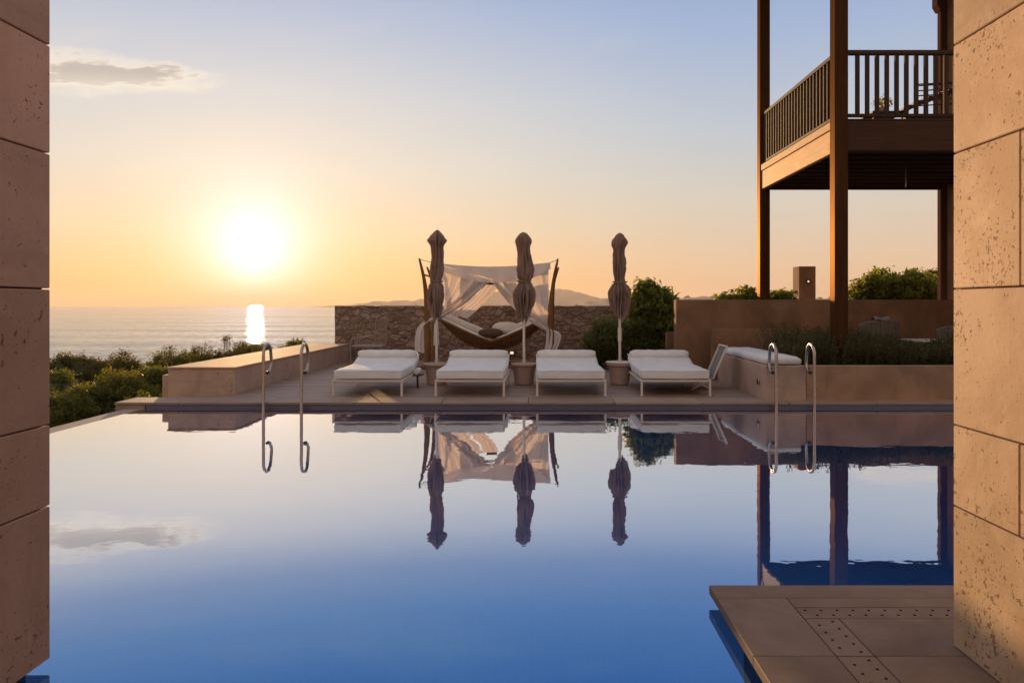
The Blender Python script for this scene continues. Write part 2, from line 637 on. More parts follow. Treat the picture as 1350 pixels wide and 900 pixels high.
M['dark_wicker'] = mat_wood('grey_wicker', (0.12, 0.095, 0.08), (0.18, 0.145, 0.12), 'X', 0.6)
M['leaf_bush'] = mat_leaf('bush_leaf', (0.030, 0.046, 0.009), (0.062, 0.080, 0.014), 0.40, (0.38, 0.31, 0.03))
M['leaf_olive'] = mat_leaf('scrub_leaf', (0.034, 0.040, 0.010), (0.064, 0.064, 0.015), 0.35, (0.32, 0.23, 0.03))
M['leaf_dark'] = mat_leaf('shrub_leaf', (0.025, 0.036, 0.009), (0.055, 0.068, 0.014), 0.38, (0.36, 0.34, 0.03))
M['leaf_tree'] = mat_leaf('tree_leaf', (0.03, 0.045, 0.009), (0.07, 0.085, 0.014), 0.45, (0.46, 0.44, 0.04))
M['leaf_rosemary'] = mat_leaf('rosemary_leaf', (0.028, 0.028, 0.010), (0.058, 0.054, 0.019), 0.30, (0.25, 0.20, 0.04))
M['stalk'] = mat_leaf('wild_stalk', (0.05, 0.05, 0.015), (0.09, 0.08, 0.025), 0.35, (0.30, 0.24, 0.05))
M['bark'] = mat_wood('bark', (0.08, 0.055, 0.035), (0.13, 0.09, 0.06), 'Z', 0.9)
M['grout'] = mat_plaster('joint_mortar', (0.055, 0.035, 0.028))
M['soil'] = mat_plaster('soil', (0.06, 0.04, 0.03))
M['hole'] = mat_plaster('drain_hole', (0.015, 0.012, 0.01))
M['flower'] = mat_leaf('yellow_flower', (0.35, 0.30, 0.04), (0.50, 0.42, 0.06), 0.3, (0.5, 0.45, 0.05))

# water: clear, mirror-like surface over a blue tiled basin
m = bpy.data.materials.new('pool_water')
m.use_nodes = True
t = NT(m.node_tree)
gl = t.node('ShaderNodeBsdfGlossy')
gl.inputs['Roughness'].default_value = 0.0
tp = t.node('ShaderNodeBsdfTransparent')
co = obj_co(t)
rip = t.math('ADD', t.noise(t.scaled(co, (1, 1.6, 1)), 1.6, 3, 0.5), t.math('MULTIPLY', t.noise(co, 9, 2, 0.5), 0.10))
bp = t.node('ShaderNodeBump')
bp.inputs['Strength'].default_value = 1.0
bp.inputs['Distance'].default_value = 0.0012
t.put(bp.inputs['Height'], rip)
t.l.new(bp.outputs[0], gl.inputs['Normal'])
# reflectance against the angle of view: nearly all at a grazing angle, blue and weak looking down
geo = t.node('ShaderNodeNewGeometry')
cosv = t.math('ABSOLUTE', t.vmath('DOT_PRODUCT', geo.outputs['Incoming'], geo.outputs['Normal'], out=1))
refl = t.ramp(cosv, [(0.0, (1, 1, 1)), (0.10, (.90, .91, .93)), (0.16, (.78, .81, .86)), (0.20, (.76, .78, .81)), (0.24, (.71, .73, .76)), (0.276, (.60, .63, .68)), (0.32, (.33, .41, .53)),
                     (0.37, (.20, .33, .48)), (0.446, (.105, .235, .37)), (0.7, (.05, .10, .20)), (1.0, (.02, .04, .08))])
t.put(gl.inputs[0], refl)
t.put(tp.inputs[0], t.vmath('MULTIPLY', t.vmath('SUBTRACT', (1, 1, 1), refl), (0.55, 0.78, 0.95)))
ad = t.node('ShaderNodeAddShader')
o = t.node('ShaderNodeOutputMaterial')
t.l.new(gl.outputs[0], ad.inputs[0])
t.l.new(tp.outputs[0], ad.inputs[1])
t.l.new(ad.outputs[0], o.inputs[0])
M['water'] = m

# blue mosaic of the basin
m, t, b, o = principled('pool_mosaic')
co = obj_co(t)
br = t.node('ShaderNodeTexBrick')
br.offset = 0.0
t.put(br.inputs['Vector'], co)
br.inputs['Scale'].default_value = 10
br.inputs['Mortar Size'].default_value = 0.03
br.inputs['Brick Width'].default_value = 0.5
br.inputs['Row Height'].default_value = 0.5
br.inputs['Color1'].default_value = (0.034, 0.125, 0.44, 1)
br.inputs['Color2'].default_value = (0.044, 0.148, 0.51, 1)
br.inputs['Mortar'].default_value = (0.065, 0.165, 0.48, 1)
t.put(b.inputs['Base Color'], t.mix(t.smooth(t.noise(co, 0.8, 4), 0.3, 0.7, 0, 0.3), br.outputs['Color'], (0.03, 0.11, 0.40)))
b.inputs['Roughness'].default_value = 0.5
M['mosaic'] = m
m, t, b, o = principled('pool_rim_tile')
t.put(b.inputs['Base Color'], t.mix(t.noise(obj_co(t), 6, 4), (0.10, 0.10, 0.15), (0.15, 0.14, 0.20)))
b.inputs['Roughness'].default_value = 0.3
M['rimtile'] = m

# sea
m = bpy.data.materials.new('sea_water')
m.use_nodes = True
t = NT(m.node_tree)
co = obj_co(t)
# wave slopes straight from noise: long crested, steeper towards the viewer than sideways
swell = t.noise(t.scaled(co, (0.0022, 0.030, 1)), 1.0, 9, 0.72)
chop = t.noise(t.scaled(co, (0.25, 0.7, 1)), 1.0, 4, 0.6)
cross = t.noise(t.scaled(co, (0.07, 0.12, 1), (7, 3, 0)), 1.0, 6, 0.7)
sy_ = t.math('ADD', t.math('MULTIPLY', t.math('SUBTRACT', swell, 0.5), 0.22), t.math('MULTIPLY', t.math('SUBTRACT', chop, 0.5), 0.34))
sx_ = t.math('MULTIPLY', t.math('SUBTRACT', cross, 0.5), 0.32)
wn = t.vmath('NORMALIZE', t.xyz(sx_, t.math('SUBTRACT', sy_, 0.065), 1.0))
gl = t.node('ShaderNodeBsdfGlossy', distribution='BECKMANN')
patch = t.smooth(t.noise(t.scaled(co, (0.0012, 0.012, 1)), 1.0, 8, 0.7), 0.3, 0.7)
t.put(gl.inputs['Roughness'], t.math('ADD', 0.08, t.math('MULTIPLY', patch, 0.10)))
gl.inputs[0].default_value = (1, 1, 1, 1)
df = t.node('ShaderNodeBsdfDiffuse')
df.inputs[0].default_value = (0.07, 0.085, 0.105, 1)
fr = t.node('ShaderNodeFresnel')
fr.inputs[0].default_value = 1.35
mx = t.node('ShaderNodeMixShader')
o = t.node('ShaderNodeOutputMaterial')
t.l.new(wn, gl.inputs['Normal'])
t.l.new(wn, fr.inputs['Normal'])
t.l.new(fr.outputs[0], mx.inputs[0])
t.l.new(df.outputs[0], mx.inputs[1])
t.l.new(gl.outputs[0], mx.inputs[2])
t.l.new(mx.outputs[0], o.inputs[0])
M['sea'] = m

m, t, b, o = principled('scrub_ground')
co = obj_co(t)
t.put(b.inputs['Base Color'], t.mix(t.smooth(t.noise(co, 0.5, 6, 0.6), 0.35, 0.65), (0.03, 0.04, 0.012), (0.11, 0.085, 0.05)))
b.inputs['Roughness'].default_value = 0.95
bump(t, b, t.noise(co, 3, 5, 0.6), 0.2)
M['ground'] = m
m, t, b, o = principled('hill_ground')
co = obj_co(t)
t.put(b.inputs['Base Color'], t.mix(t.smooth(t.noise(co, 0.012, 6, 0.6), 0.35, 0.65), (0.10, 0.095, 0.075), (0.26, 0.205, 0.165)))
b.inputs['Roughness'].default_value = 1.0
M['hill'] = m


def mat_emit(name, c, s):
    m, t, b, o = principled(name)
    b.inputs['Base Color'].default_value = (0.8, 0.7, 0.6, 1)
    b.inputs['Emission Color'].default_value = (*c, 1)
    b.inputs['Emission Strength'].default_value = s
    return m


M['lamp'] = mat_emit('lamp_glass', (1.0, 0.74, 0.52), 0.9)

# ------------------------------------------------------------------ levels
DZ = 0.08                # deck and coping above the water (z = 0)
COP = 10.44              # front edge of the far coping
COPB = 11.03
WALLD = 18.5
PXL, PXR = -5.37, 9.0    # pool extent across

# ------------------------------------------------------------------ sea, ground, hills
b = MB()
b.grid(lambda u, v: Vector((-30000 + 60000 * u, 30 + 11800 * v ** 3, -15.0)), 8, 24)
tag(b.build('sea', M['sea'], normals=False), 'calm pale evening sea with a bright sun path on it', 'sea', kind='structure')


def ground_h(x, y):
    n = mnoise.noise(Vector((x * .07, y * .07, 0))) * 0.5
    left = -1.55 - 0.05 * max(0, -5.7 - x) + n * .5
    fall = 0.0
    if y > 26:
        fall = (y - 26) * 0.075
    if x > -6.0 and y < 19.5:
        base = -2.2 if x < 10 and y < 11 else -0.35
    elif x > -6.0:
        base = -0.45 - 0.02 * (y - 19.5)
        if x < 3:
            base -= 0.06 * (y - 19.5)
    else:
        base = left
    return max(base - fall + (n if y > 22 else 0), -17.0)


b = MB()
b.grid(lambda u, v: (lambda x, y: Vector((x, y, ground_h(x, y))))(-150 + 330 * u, -25 + 315 * v), 150, 140)
tag(b.build('ground', M['ground'], smooth=True), 'scrubby coastal ground falling away to the sea', 'ground', kind='structure')


def ridge(name, D, prof, depth, label, seed):
    """a range of hills at distance D whose skyline passes the listed bearings"""
    xs = [p[0] for p in prof]
    ys = [p[1] for p in prof]

    def fn(u, v):
        x = xs[0] + (xs[-1] - xs[0]) * u
        h = np.interp(x, xs, ys)
        X = PX(x, D)
        top = max(0.0, PZ(h, D) + 15)
        c = math.sin(math.pi * v)
        rough = mnoise.fractal(Vector((X / (D * .012), v * 4, seed)), 1.0, 2.0, 5) * (D * 0.0022) * c
        return Vector((X, D + (v - .5) * depth, -15.5 + top * c ** 0.8 + rough * (0.25 + min(1, top / (D * .01)))))
    b = MB()
    b.grid(fn, 260, 20)
    return tag(b.build(name, M['hill'], smooth=True, angle=180), label, 'hills', kind='structure')


ridge('hills', 6000, [(450, 402.5), (470, 401.6), (490, 399.5), (500, 396.5), (512, 398.5), (532, 395.5), (548, 397), (562, 394.5), (585, 396),
                      (610, 393), (632, 388), (655, 384.5), (690, 385), (715, 383), (735, 381), (750, 382), (765, 386), (785, 392.5), (810, 394),
                      (850, 394.5), (900, 394), (960, 395), (1040, 394.5), (1130, 395), (1300, 397)], 1600, 'long pale hills with one higher rounded hill across the bay', 3.1)
ridge('hills', 2600, [(760, 402), (776, 397), (792, 394.5), (815, 395.5), (840, 394), (880, 393), (930, 392), (980, 393.5), (1040, 393), (1120, 394), (1250, 394), (1500, 396)],
      900, 'lower dark ridge in front of the pale hills', 8.4)

b = MB()
b.box(-31000, 31000, -1500, 12500, -19.0, 150.0)
hz = b.build('haze', None)
hz.data.materials.clear()
m = bpy.data.materials.new('evening_air')
m.use_nodes = True
t = NT(m.node_tree)
pv = t.node('ShaderNodeVolumePrincipled')
pv.inputs['Color'].default_value = (0.92, 0.78, 0.64, 1)
pv.inputs['Density'].default_value = HAZE
pv.inputs['Anisotropy'].default_value = 0.3
t.l.new(pv.outputs[0], t.node('ShaderNodeOutputMaterial').inputs['Volume'])
hz.data.materials.append(m)
tag(hz, 'thin warm evening haze over the sea and the far hills', 'haze', kind='stuff')

# ------------------------------------------------------------------ pool
b = MB()


def basin(u, v):
    y = -3.0 + (COP + .017 + 3.0) * v
    f = max(0.0, min(1.0, (y - 3.0) / (COP - 3.0)))
    f = f * f * (3 - 2 * f)
    return Vector((PXL + (PXR - PXL) * u, y, -1.35 + 1.27 * f))


b.grid(basin, 4, 60)
b.box(PXL, PXR, COP + .018, COP + .25, -1.345, -0.022)
tag(b.build('pool_floor', M['mosaic']), 'blue mosaic floor of the pool sloping up to the far side', 'pool floor', kind='structure')
b = MB()
b.box(PXL, PXR + .2, COP + .018, COP + .25, -0.02, 0.0412)          # far wall, recessed under the coping
b.box(PXR, PXR + .2, -3.0, COP + .04, -1.5, 0.0292)
tag(b.build('pool_wall', M['rimtile']), 'dark blue tiled wall of the pool under the coping', 'pool wall', kind='structure')
b = MB()
b.grid(lambda u, v: Vector((PXL + (PXR - PXL) * u, -3.0 + (COP + .016 + 3.0) * v, 0.0)), 1, 1)
tag(b.build('pool_water', M['water']), 'still mirror-like blue pool water', 'pool water', kind='structure')
b = MB()                                                            # overflow lip on the left
b.box(PXL - .28, PXL - .003, -3.0, COP - .005, -1.6, -0.006, 0.012, 2)
tag(b.build('overflow_lip', M['coping']), 'stone overflow lip along the infinity edge', 'pool edge', kind='structure')
b = MB()                                                            # far coping slabs with the end pier
xs = [-5.80, -4.92, -3.7, -2.5, -1.3, -0.1, 1.1, 2.3, 3.5, 4.7, 5.9, 7.1, 8.3, 9.5]
for x0, x1 in zip(xs, xs[1:]):
    b.box(x0 + .003, x1 - .003, COP, COPB, DZ - .038, DZ, 0.006, 1)
b.box(-5.79, -5.385, COP + .012, COPB, -1.5, DZ - .041, 0.004)
tag(b.build('coping', M['coping']), 'stone coping along the far edge of the pool', 'coping', kind='structure')

# deck of boards running across
b = MB()
y = COPB + .004
while y < WALLD - .02:
    w = 0.118
    x = -4.62
    first = random.uniform(1.2, 3.4)
    while x < 3.24:
        x1 = min(3.245, x + first)
        first = random.uniform(2.2, 3.6)
        b.box(x + .001, x1 - .001, y, y + w, DZ - .03, DZ + random.uniform(-.0015, .0015), 0.003)
        x = x1
    y += w + .006
tag(b.build('wooden_deck', M['deck']), 'weathered wooden deck of boards behind the pool', 'deck', kind='structure')
b = MB()
b.box(-4.62, 3.245, COPB, WALLD, -0.4, DZ - .034)
tag(b.build('deck_base', M['soil']), 'dark base under the deck boards', 'deck base', kind='structure')
b = MB()
b.box(3.26, 16, 10.9, 17.2, -0.4, DZ - .006)
tag(b.build('terrace', M['coping']), 'stone terrace behind the planter', 'terrace', kind='structure')


# ------------------------------------------------------------------ flanking stone walls
ZJ = [-0.5, 0.08, 0.632, 0.95, 1.483, 2.014, 2.439, 2.95, 3.4]


def ashlar(name, xa, xb, y0, y1, zs, joints, mat, label):
    """a wall of big dressed blocks; joints[i] are the depths of the upright joints in course i"""
    b = MB()
    gp = .0028
    for i, (z0, z1) in enumerate(zip(zs, zs[1:])):
        ys = [y0] + sorted(joints[i % len(joints)]) + [y1]
        for ya, yb in zip(ys, ys[1:]):
            b.box(xa, xb, ya + (gp if ya > y0 else 0), yb - (gp if yb < y1 else 0), z0 + gp, z1 - gp, 0.0035, 1)
    w = b.build(name, mat)
    tag(w, label, 'wall')
    c = MB()
    c.box(xa + .02, xb - .02, y0 + .02, y1 - .02, zs[0], zs[-1] - .02)
    c.build('joint_mortar', M['grout'], w)
    return w


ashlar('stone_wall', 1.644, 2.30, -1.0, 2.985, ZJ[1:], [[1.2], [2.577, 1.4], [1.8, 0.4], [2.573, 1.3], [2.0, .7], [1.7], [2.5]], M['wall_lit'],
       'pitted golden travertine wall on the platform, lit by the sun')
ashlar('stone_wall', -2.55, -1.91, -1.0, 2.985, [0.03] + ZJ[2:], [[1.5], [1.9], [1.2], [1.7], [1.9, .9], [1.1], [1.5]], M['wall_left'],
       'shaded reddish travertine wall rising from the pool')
b = MB()
b.box(-2.50, -1.97, -1.0, 2.93, -1.4, 0.028)
tag(b.build('wall_plinth', M['rimtile']), 'recessed blue plinth under the shaded wall', 'plinth', kind='structure')
# unseen slab added overhead to keep sky light off platform and walls
b = MB()
b.box(-5.5, 5.5, -6.0, 0.6, 3.42, 3.75, 0.01)
tag(b.build('shade_slab', M['villa']), 'added flat slab out of view that shades the platform and stone walls', 'roof', kind='structure')

# ------------------------------------------------------------------ stone platform at lower right
plat = None
b = MB()
SX = 0.83
gq = .0015


def slab(x0, x1, y0, y1, bev=.0025):
    b.box(x0 + gq, x1 - gq, y0 + gq, y1 - gq, DZ - .042, DZ, bev)


slab(SX, 6, 3.475, 3.635)                                           # border slab
slab(SX, 1.15, 2.9, 3.475)
slab(1.15, 6, 3.367, 3.475)
slab(1.30, 2.4, 2.9, 3.25)
slab(2.4, 6, 2.9, 3.25)
for ya, yb in ((2.2, 2.9), (1.4, 2.2), (0.4, 1.4), (-1.0, 0.4), (-3.0, -1.0)):
    slab(SX, 1.15, ya, yb)
    slab(1.30, 2.4, ya, yb)
    slab(2.4, 6, ya, yb)
plat = tag(b.build('stone_platform', M['platform']), 'smooth stone platform overhanging the pool with drain strips', 'platform', kind='structure')
b = MB()
b.box(SX + .13, 6, -3.0, 3.50, -1.4, DZ - .046)
b.build('platform_base', M['rimtile'], plat)
# drain covers with two staggered rows of holes


def drain(x0, x1, y0, y1, along):
    b = MB()
    b.box(x0 + .003, x1 - .003, y0 + .003, y1 - .003, DZ - .04, DZ - .001, 0.002)
    d = b.build('drain_cover', M['platform'], plat)
    h = MB()
    n = 0
    L = (x1 - x0) if along == 'X' else (y1 - y0)
    k = 0.035
    i = 0
    while k < L - .02:
        for row in (0, 1):
            q = k + (0.035 if row else 0)
            if q > L - .015:
                continue
            if along == 'X':
                c = (x0 + q, y0 + (y1 - y0) * (.28 if row else .72))
            else:
                c = (x0 + (x1 - x0) * (.27 if row else .73), y1 - q)
            h.lathe([(.0062, DZ - .02), (.0062, DZ + .0006)], 10, c[0], c[1])
        k += 0.07
    h.build('drain_hole', M['hole'], d)


drain(1.15, 2.6, 3.25, 3.367, 'X')
drain(1.15, 1.30, 2.9, 3.25, 'Y')
drain(1.15, 1.30, 2.2, 2.9, 'Y')
drain(1.15, 1.30, 1.4, 2.2, 'Y')

# ------------------------------------------------------------------ low wall on the left of the deck
LWX0, LWX1, LWD, LWT = -5.56, -4.52, 11.45, 0.485
lw = thing('low_wall', ((LWX0 + LWX1) / 2, LWD, DZ), 'broad low stone wall running back along the left of the deck', 'wall')
b = MB()
for y0, y1 in ((LWD, 12.9), (12.9, 14.5), (14.5, 16.2), (16.2, WALLD - .01)):
    b.box(LWX0 + .012, LWX1 - .012, y0 + .003, y1 - .003, -0.6, LWT - .034, 0.003)
b.box(LWX0 - .09, LWX0 + .005, LWD + .03, WALLD, -1.6, 0.36, 0.004)
b.build('wall_body', M['lowwall'], lw)
b = MB()
for y0, y1 in ((LWD - .012, 12.6), (12.6, 14.1), (14.1, 15.6), (15.6, 17.1), (17.1, WALLD - .01)):
    b.box(LWX0, LWX1, y0 + .001, y1 - .001, LWT - .03, LWT, 0.004)
b.build('wall_cap', M['wallcap'], lw)
# stone at the far left rear end seen dark against the sea
b = MB()

# ------------------------------------------------------------------ rubble wall
SWX0, SWX1 = PX(435, WALLD) + .12, 4.6
sw = thing('rubble_wall', (0, WALLD, DZ), 'long rough rubble stone wall at the back of the deck', 'wall')


def rub(u, v):
    x = SWX0 + (SWX1 - SWX0) * u
    z = -0.5 + (1.40 + .5) * v
    n = mnoise.fractal(Vector((x * 3.2, 4.0, z * 5)), 1.0, 2.0, 3) * .025
    return Vector((x, WALLD - .012 + n, z + (n * .6 if v == 1 else 0)))


b = MB()
b.grid(rub, 260, 40)
b.box(SWX0 + .01, SWX1, WALLD + .015, WALLD + .45, -0.5, 1.385, 0.01)
for i in range(22):                                                 # uneven top stones
    x0 = SWX0 + (SWX1 - SWX0) * i / 22
    b.box(x0 + .006, x0 + (SWX1 - SWX0) / 22 - .006, WALLD - .02, WALLD + .46, 1.33, 1.395 + random.uniform(-.008, .012), 0.012, 2)
b.build('stonework', M['rubble'], sw, smooth=True, angle=35)


def step_light(px, py, D, label):
    t = thing('wall_light', P(px, py, D), label, 'wall light', 'small lit lamps at the foot of the rubble wall')
    p = P(px, py, D)
    b = MB()
    b.box(p.x - .075, p.x + .075, p.y - .03, p.y + .05, p.z - .06, p.z - .048, .003)
    b.box(p.x - .075, p.x + .075, p.y - .03, p.y + .05, p.z + .048, p.z + .06, .003)
    b.box(p.x - .075, p.x - .062, p.y - .03, p.y + .05, p.z - .046, p.z + .046, .003)
    b.box(p.x + .062, p.x + .075, p.y - .03, p.y + .05, p.z - .046, p.z + .046, .003)
    b.build('housing', M['dark_metal'], t)
    b = MB()
    b.box(p.x - .040, p.x + .040, p.y - .02, p.y + .04, p.z - .030, p.z + .030, .006)
    b.build('lamp_glass', M['lamp'], t)
    return t


step_light(674.8, 465, WALLD - .03, 'small lit wall light under the hanging daybed')
step_light(548.5, 464, WALLD - .03, 'small lit wall light peeking beside the leftmost lounger')

# ------------------------------------------------------------------ tan walls, bench, planter on the right
BX = 3.25                # left face of the bench
BT = DZ + .486           # top of bench and planter


def wall_thing(name, x0, x1, y0, y1, z0, z1, mat, label, cap=None):
    t = thing(name, ((x0 + x1) / 2, y0, DZ), label, 'wall')
    b = MB()
    b.box(x0, x1, y0, y1, z0, z1, 0.006)
    b.build('wall_body', mat, t)
    return t


wall_thing('rendered_wall', PX(891.5, 13.95), 16, 13.95, 14.2, -0.2, PZ(395, 13.95), M['tan'], 'tall tan rendered wall behind the planter and posts')
wall_thing('rendered_wall', PX(879, 14.6), PX(905, 14.6), 14.6, 14.75, -0.2, PZ(438, 14.6), M['tan'], 'low tan wall stub just left of the tall tan wall')
wall_thing('rendered_wall', PX(938.8, 13.55), 6.2, 13.55, 13.70, -0.2, PZ(433.3, 13.55), M['tan'], 'lower thin-edged wall at the back of the bench')

bn = thing('bench', (BX + .3, 10.68, DZ), 'built-in masonry bench along the right of the deck', 'bench')
b = MB()
b.box(BX, BX + .56, 10.68, 13.545, -0.3, BT, 0.008)
b.build('bench_body', M['lowwall'], bn)
p = P(1001.5, 501.6, 10.95)
b = MB()
c = Matrix.Translation((BX - .004, 11.05, PZ(502.5, 11.05))) @ Matrix.Rotation(R(-90), 4, 'Y')
t_ = MB()
prof = [(.045, 0.0), (.05, 0.006), (.046, .014), (.02, .016)]
t_.lathe(prof, 20)
bmesh.ops.transform(t_.bm, matrix=c, verts=t_.bm.verts)
lt = thing('recessed_light', c.translation, 'small round unlit light set in the side of the bench', 'light')
t_.build('fitting', M['steel'], lt, smooth=True)

pl = thing('planter', (6.0, 10.68, DZ), 'long rendered planter box filled with dark rosemary', 'planter')
b = MB()
b.box(BX + .563, 9.2, 10.68, 10.82, -0.3, BT, 0.008)
b.box(BX + .563, 9.2, 12.45, 12.57, -0.3, BT - .03, 0.008)
b.build('planter_wall', M['planter'], pl)
b = MB()
b.box(BX + .57, 9.1, 10.825, 12.445, 0, BT - .06)
b.build('soil', M['soil'], pl)

# bench cushion
cu_ = thing('bench_cushion', (BX + .26, 12, BT), 'long flat white cushion lying on the masonry bench', 'cushion')


def cushion_mesh(x0, x1, y0, y1, z0, h, nx=18, ny=40, amp=.008, seed=1.0, corner=.10):
    """soft rounded cushion, closed top and bottom"""
    b = MB()
    t = bmesh.new()
    bmesh.ops.create_cube(t, size=2.0)
    bmesh.ops.subdivide_edges(t, edges=t.edges[:], cuts=15, use_grid_fill=True)
    for v in t.verts:
        q = v.co.copy()
        rx, ry, rz = (x1 - x0) / 2, (y1 - y0) / 2, h / 2
        # superellipse rounding per axis with constant radius
        r = min(rz * .95, corner)
        p_ = Vector((q.x * rx, q.y * ry, q.z * rz))
        inner = Vector((max(-rx + r, min(rx - r, p_.x)), max(-ry + r, min(ry - r, p_.y)), max(-rz + r, min(rz - r, p_.z))))
        d = p_ - inner
        if d.length > 1e-6:
            d = d.normalized() * r
        p_ = inner + d
        e = 1 - max(abs(q.x), abs(q.y)) ** 4
        if q.z > 0:
            p_.z += e * h * .10
        n = mnoise.noise(Vector((p_.x * 5 + seed, p_.y * 5, p_.z * 5))) * amp + mnoise.noise(Vector((p_.x * 14 + seed, p_.y * 14, p_.z * 9))) * amp * .4
        p_ += (d.normalized() if d.length > 1e-6 else Vector((0, 0, 1))) * n
        v.co = p_ + Vector(((x0 + x1) / 2, (y0 + y1) / 2, z0 + h / 2))
    b._merge(t)
    return b


cushion_mesh(BX + .01, BX + .53, 10.72, 13.42, BT + .002, .115, seed=4).build('cushion', M['white_cushion'], cu_, smooth=True, angle=180)

# ------------------------------------------------------------------ posts, balcony, villa
PXF = 4.46
FZ0, FZ1 = 3.72, 4.20
bal = thing('balcony', (6.4, 13.2, DZ), 'raised dark timber balcony with slatted railing on tall posts', 'balcony')
for yy in (11.30, 15.07):
    b = MB()
    b.box(PXF, PXF + .2, yy, yy + .2, DZ - .02 if yy > 12 else BT - .08, 7.7, 0.008, 2)
    b.build('post', M['post'], bal)
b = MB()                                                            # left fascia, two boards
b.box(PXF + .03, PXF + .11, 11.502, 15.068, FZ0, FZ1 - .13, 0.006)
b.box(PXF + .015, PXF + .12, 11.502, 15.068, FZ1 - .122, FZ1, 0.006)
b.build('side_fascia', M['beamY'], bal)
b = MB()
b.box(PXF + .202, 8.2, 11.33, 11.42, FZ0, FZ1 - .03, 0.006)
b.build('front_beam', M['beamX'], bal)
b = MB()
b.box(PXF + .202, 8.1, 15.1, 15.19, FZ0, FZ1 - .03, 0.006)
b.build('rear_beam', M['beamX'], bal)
b = MB()
for k in range(9):
    yy = 11.75 + k * .39
    b.box(PXF + .125, 8.2, yy, yy + .06, FZ0 + .06, FZ1 - .042, 0.003)
b.build('joists', M['beamX'], bal)
b = MB()
yy = 11.33
while yy < 15.2:
    b.box(PXF + .122, 8.2, yy, yy + .138, FZ1 - .027, FZ1 + .0, 0.002)
    yy += .144
b.build('floor_boards', M['beamX'], bal)
rl = MB()
rl.box(PXF + .202, 8.2, 11.35, 11.43, 5.17, 5.235, 0.006)
rl.box(PXF + .202, 8.2, 11.365, 11.415, 4.235, 4.285, 0.004)
rl.build('front_handrail', M['rail'], bal)
rl = MB()
rl.box(PXF + .05, PXF + .13, 11.502, 15.068, 5.17, 5.235, 0.006)
rl.box(PXF + .065, PXF + .115, 11.502, 15.068, 4.235, 4.285, 0.004)
rl.build('side_handrail', M['rail'], bal)
proto_bal = None


def baluster(x, y):
    global proto_bal
    if proto_bal is None:
        b = MB()
        b.box(-.029, .029, -.022, .022, 4.287, 5.168, 0.003)
        me = bpy.data.meshes.new('baluster')
        b.bm.to_mesh(me)
        b.bm.free()
        proto_bal = me
        me.materials.append(M['rail'])
    o = bpy.data.objects.new('baluster', proto_bal)
    COL.objects.link(o)
    o.parent = bal
    o.location = Vector((x, y, 0)) - Vector(bal.location)


for k in range(20):
    baluster(PX(970 + 515 / 3.213, 11.39) + k * .147, 11.39)
for k in range(24):
    baluster(PXF + .09, 11.62 + k * .1475)
b = MB()
p = P(1194.5, 242, 13.2)
b.tube([(p.x, p.y, FZ0 + .10), (p.x, p.y, p.z - .06)], .012, 8)
b.build('hanging_rod', M['steel'], bal, smooth=True)

vl = thing('villa', (9.6, 17, 0), 'tan rendered villa that carries the balcony, behind the golden wall', 'building')
b = MB()
b.box(8.205, 14, 10.9, 15.13, -.3, 8.2, 0.01)
b.build('wall', M['villa'], vl)
b = MB()
b.box(PXF - .5, 14.4, 10.6, 15.6, 8.25, 8.5, 0.01)
b.box(PXF - .03, 8.2, 11.3, 11.5, 7.72, 8.24, 0.01)
b.box(PXF, PXF + .2, 11.52, 15.27, 7.72, 8.24, 0.01)
b.build('roof', M['beamX'], vl)
dp = thing('downpipe', (PX(1243, 15.2), 15.2, 0), 'brown metal downpipe with hopper head at the villa corner', 'downpipe')
b = MB()
x0, x1 = PX(1238, 15.2), PX(1248, 15.2)
b.box(x0, x1, 15.135, 15.27, 0.0, PZ(15, 15.2), 0.01, 2)
b.build('pipe', M['pipe'], dp)
b = MB()
xc = (x0 + x1) / 2
for (w0, w1, za, zb) in ((.10, .165, PZ(16, 15.2), PZ(9, 15.2)), (.165, .165, PZ(9, 15.2), PZ(-6, 15.2))):
    t_ = bmesh.new()
    bmesh.ops.create_cube(t_, size=1.0)
    for v in t_.verts:
        w = w1 if v.co.z > 0 else w0
        v.co = Vector((xc + v.co.x * 2 * w, 15.2 + v.co.y * 2 * min(w, .098), (za if v.co.z < 0 else zb) + 0.0))
    b._merge(t_)
b.build('hopper_head', M['pipe'], dp)

# pillar behind the tan wall
pp = thing('stone_pillar', P(1063, 395, 17.2), 'square stone pillar with a small round hole rising behind the tan wall', 'pillar')
x0, x1 = PX(1053.5, 17), PX(1075.5, 17)
zt = PZ(351, 17)
b = MB()
b.box(x0, x1, 17.0, 17.42, 0, zt, 0.01)
b.build('pillar_body', M['planter'], pp)
p = P(1065.5, 371, 16.99)
b = MB()
b.lathe([(.035, -.012), (.055, -.012), (.055, .012), (.035, .012)], 16)
bmesh.ops.transform(b.bm, matrix=Matrix.Translation(p) @ Matrix.Rotation(R(90), 4, 'X'), verts=b.bm.verts)
b.build('vent_ring', M['dark_metal'], pp)
b = MB()
b.lathe([(.022, -.010), (.022, .010)], 14)
bmesh.ops.transform(b.bm, matrix=Matrix.Translation(p + Vector((0, -.006, 0))) @ Matrix.Rotation(R(90), 4, 'X'), verts=b.bm.verts)
b.build('lamp_glass', M['lamp'], pp)

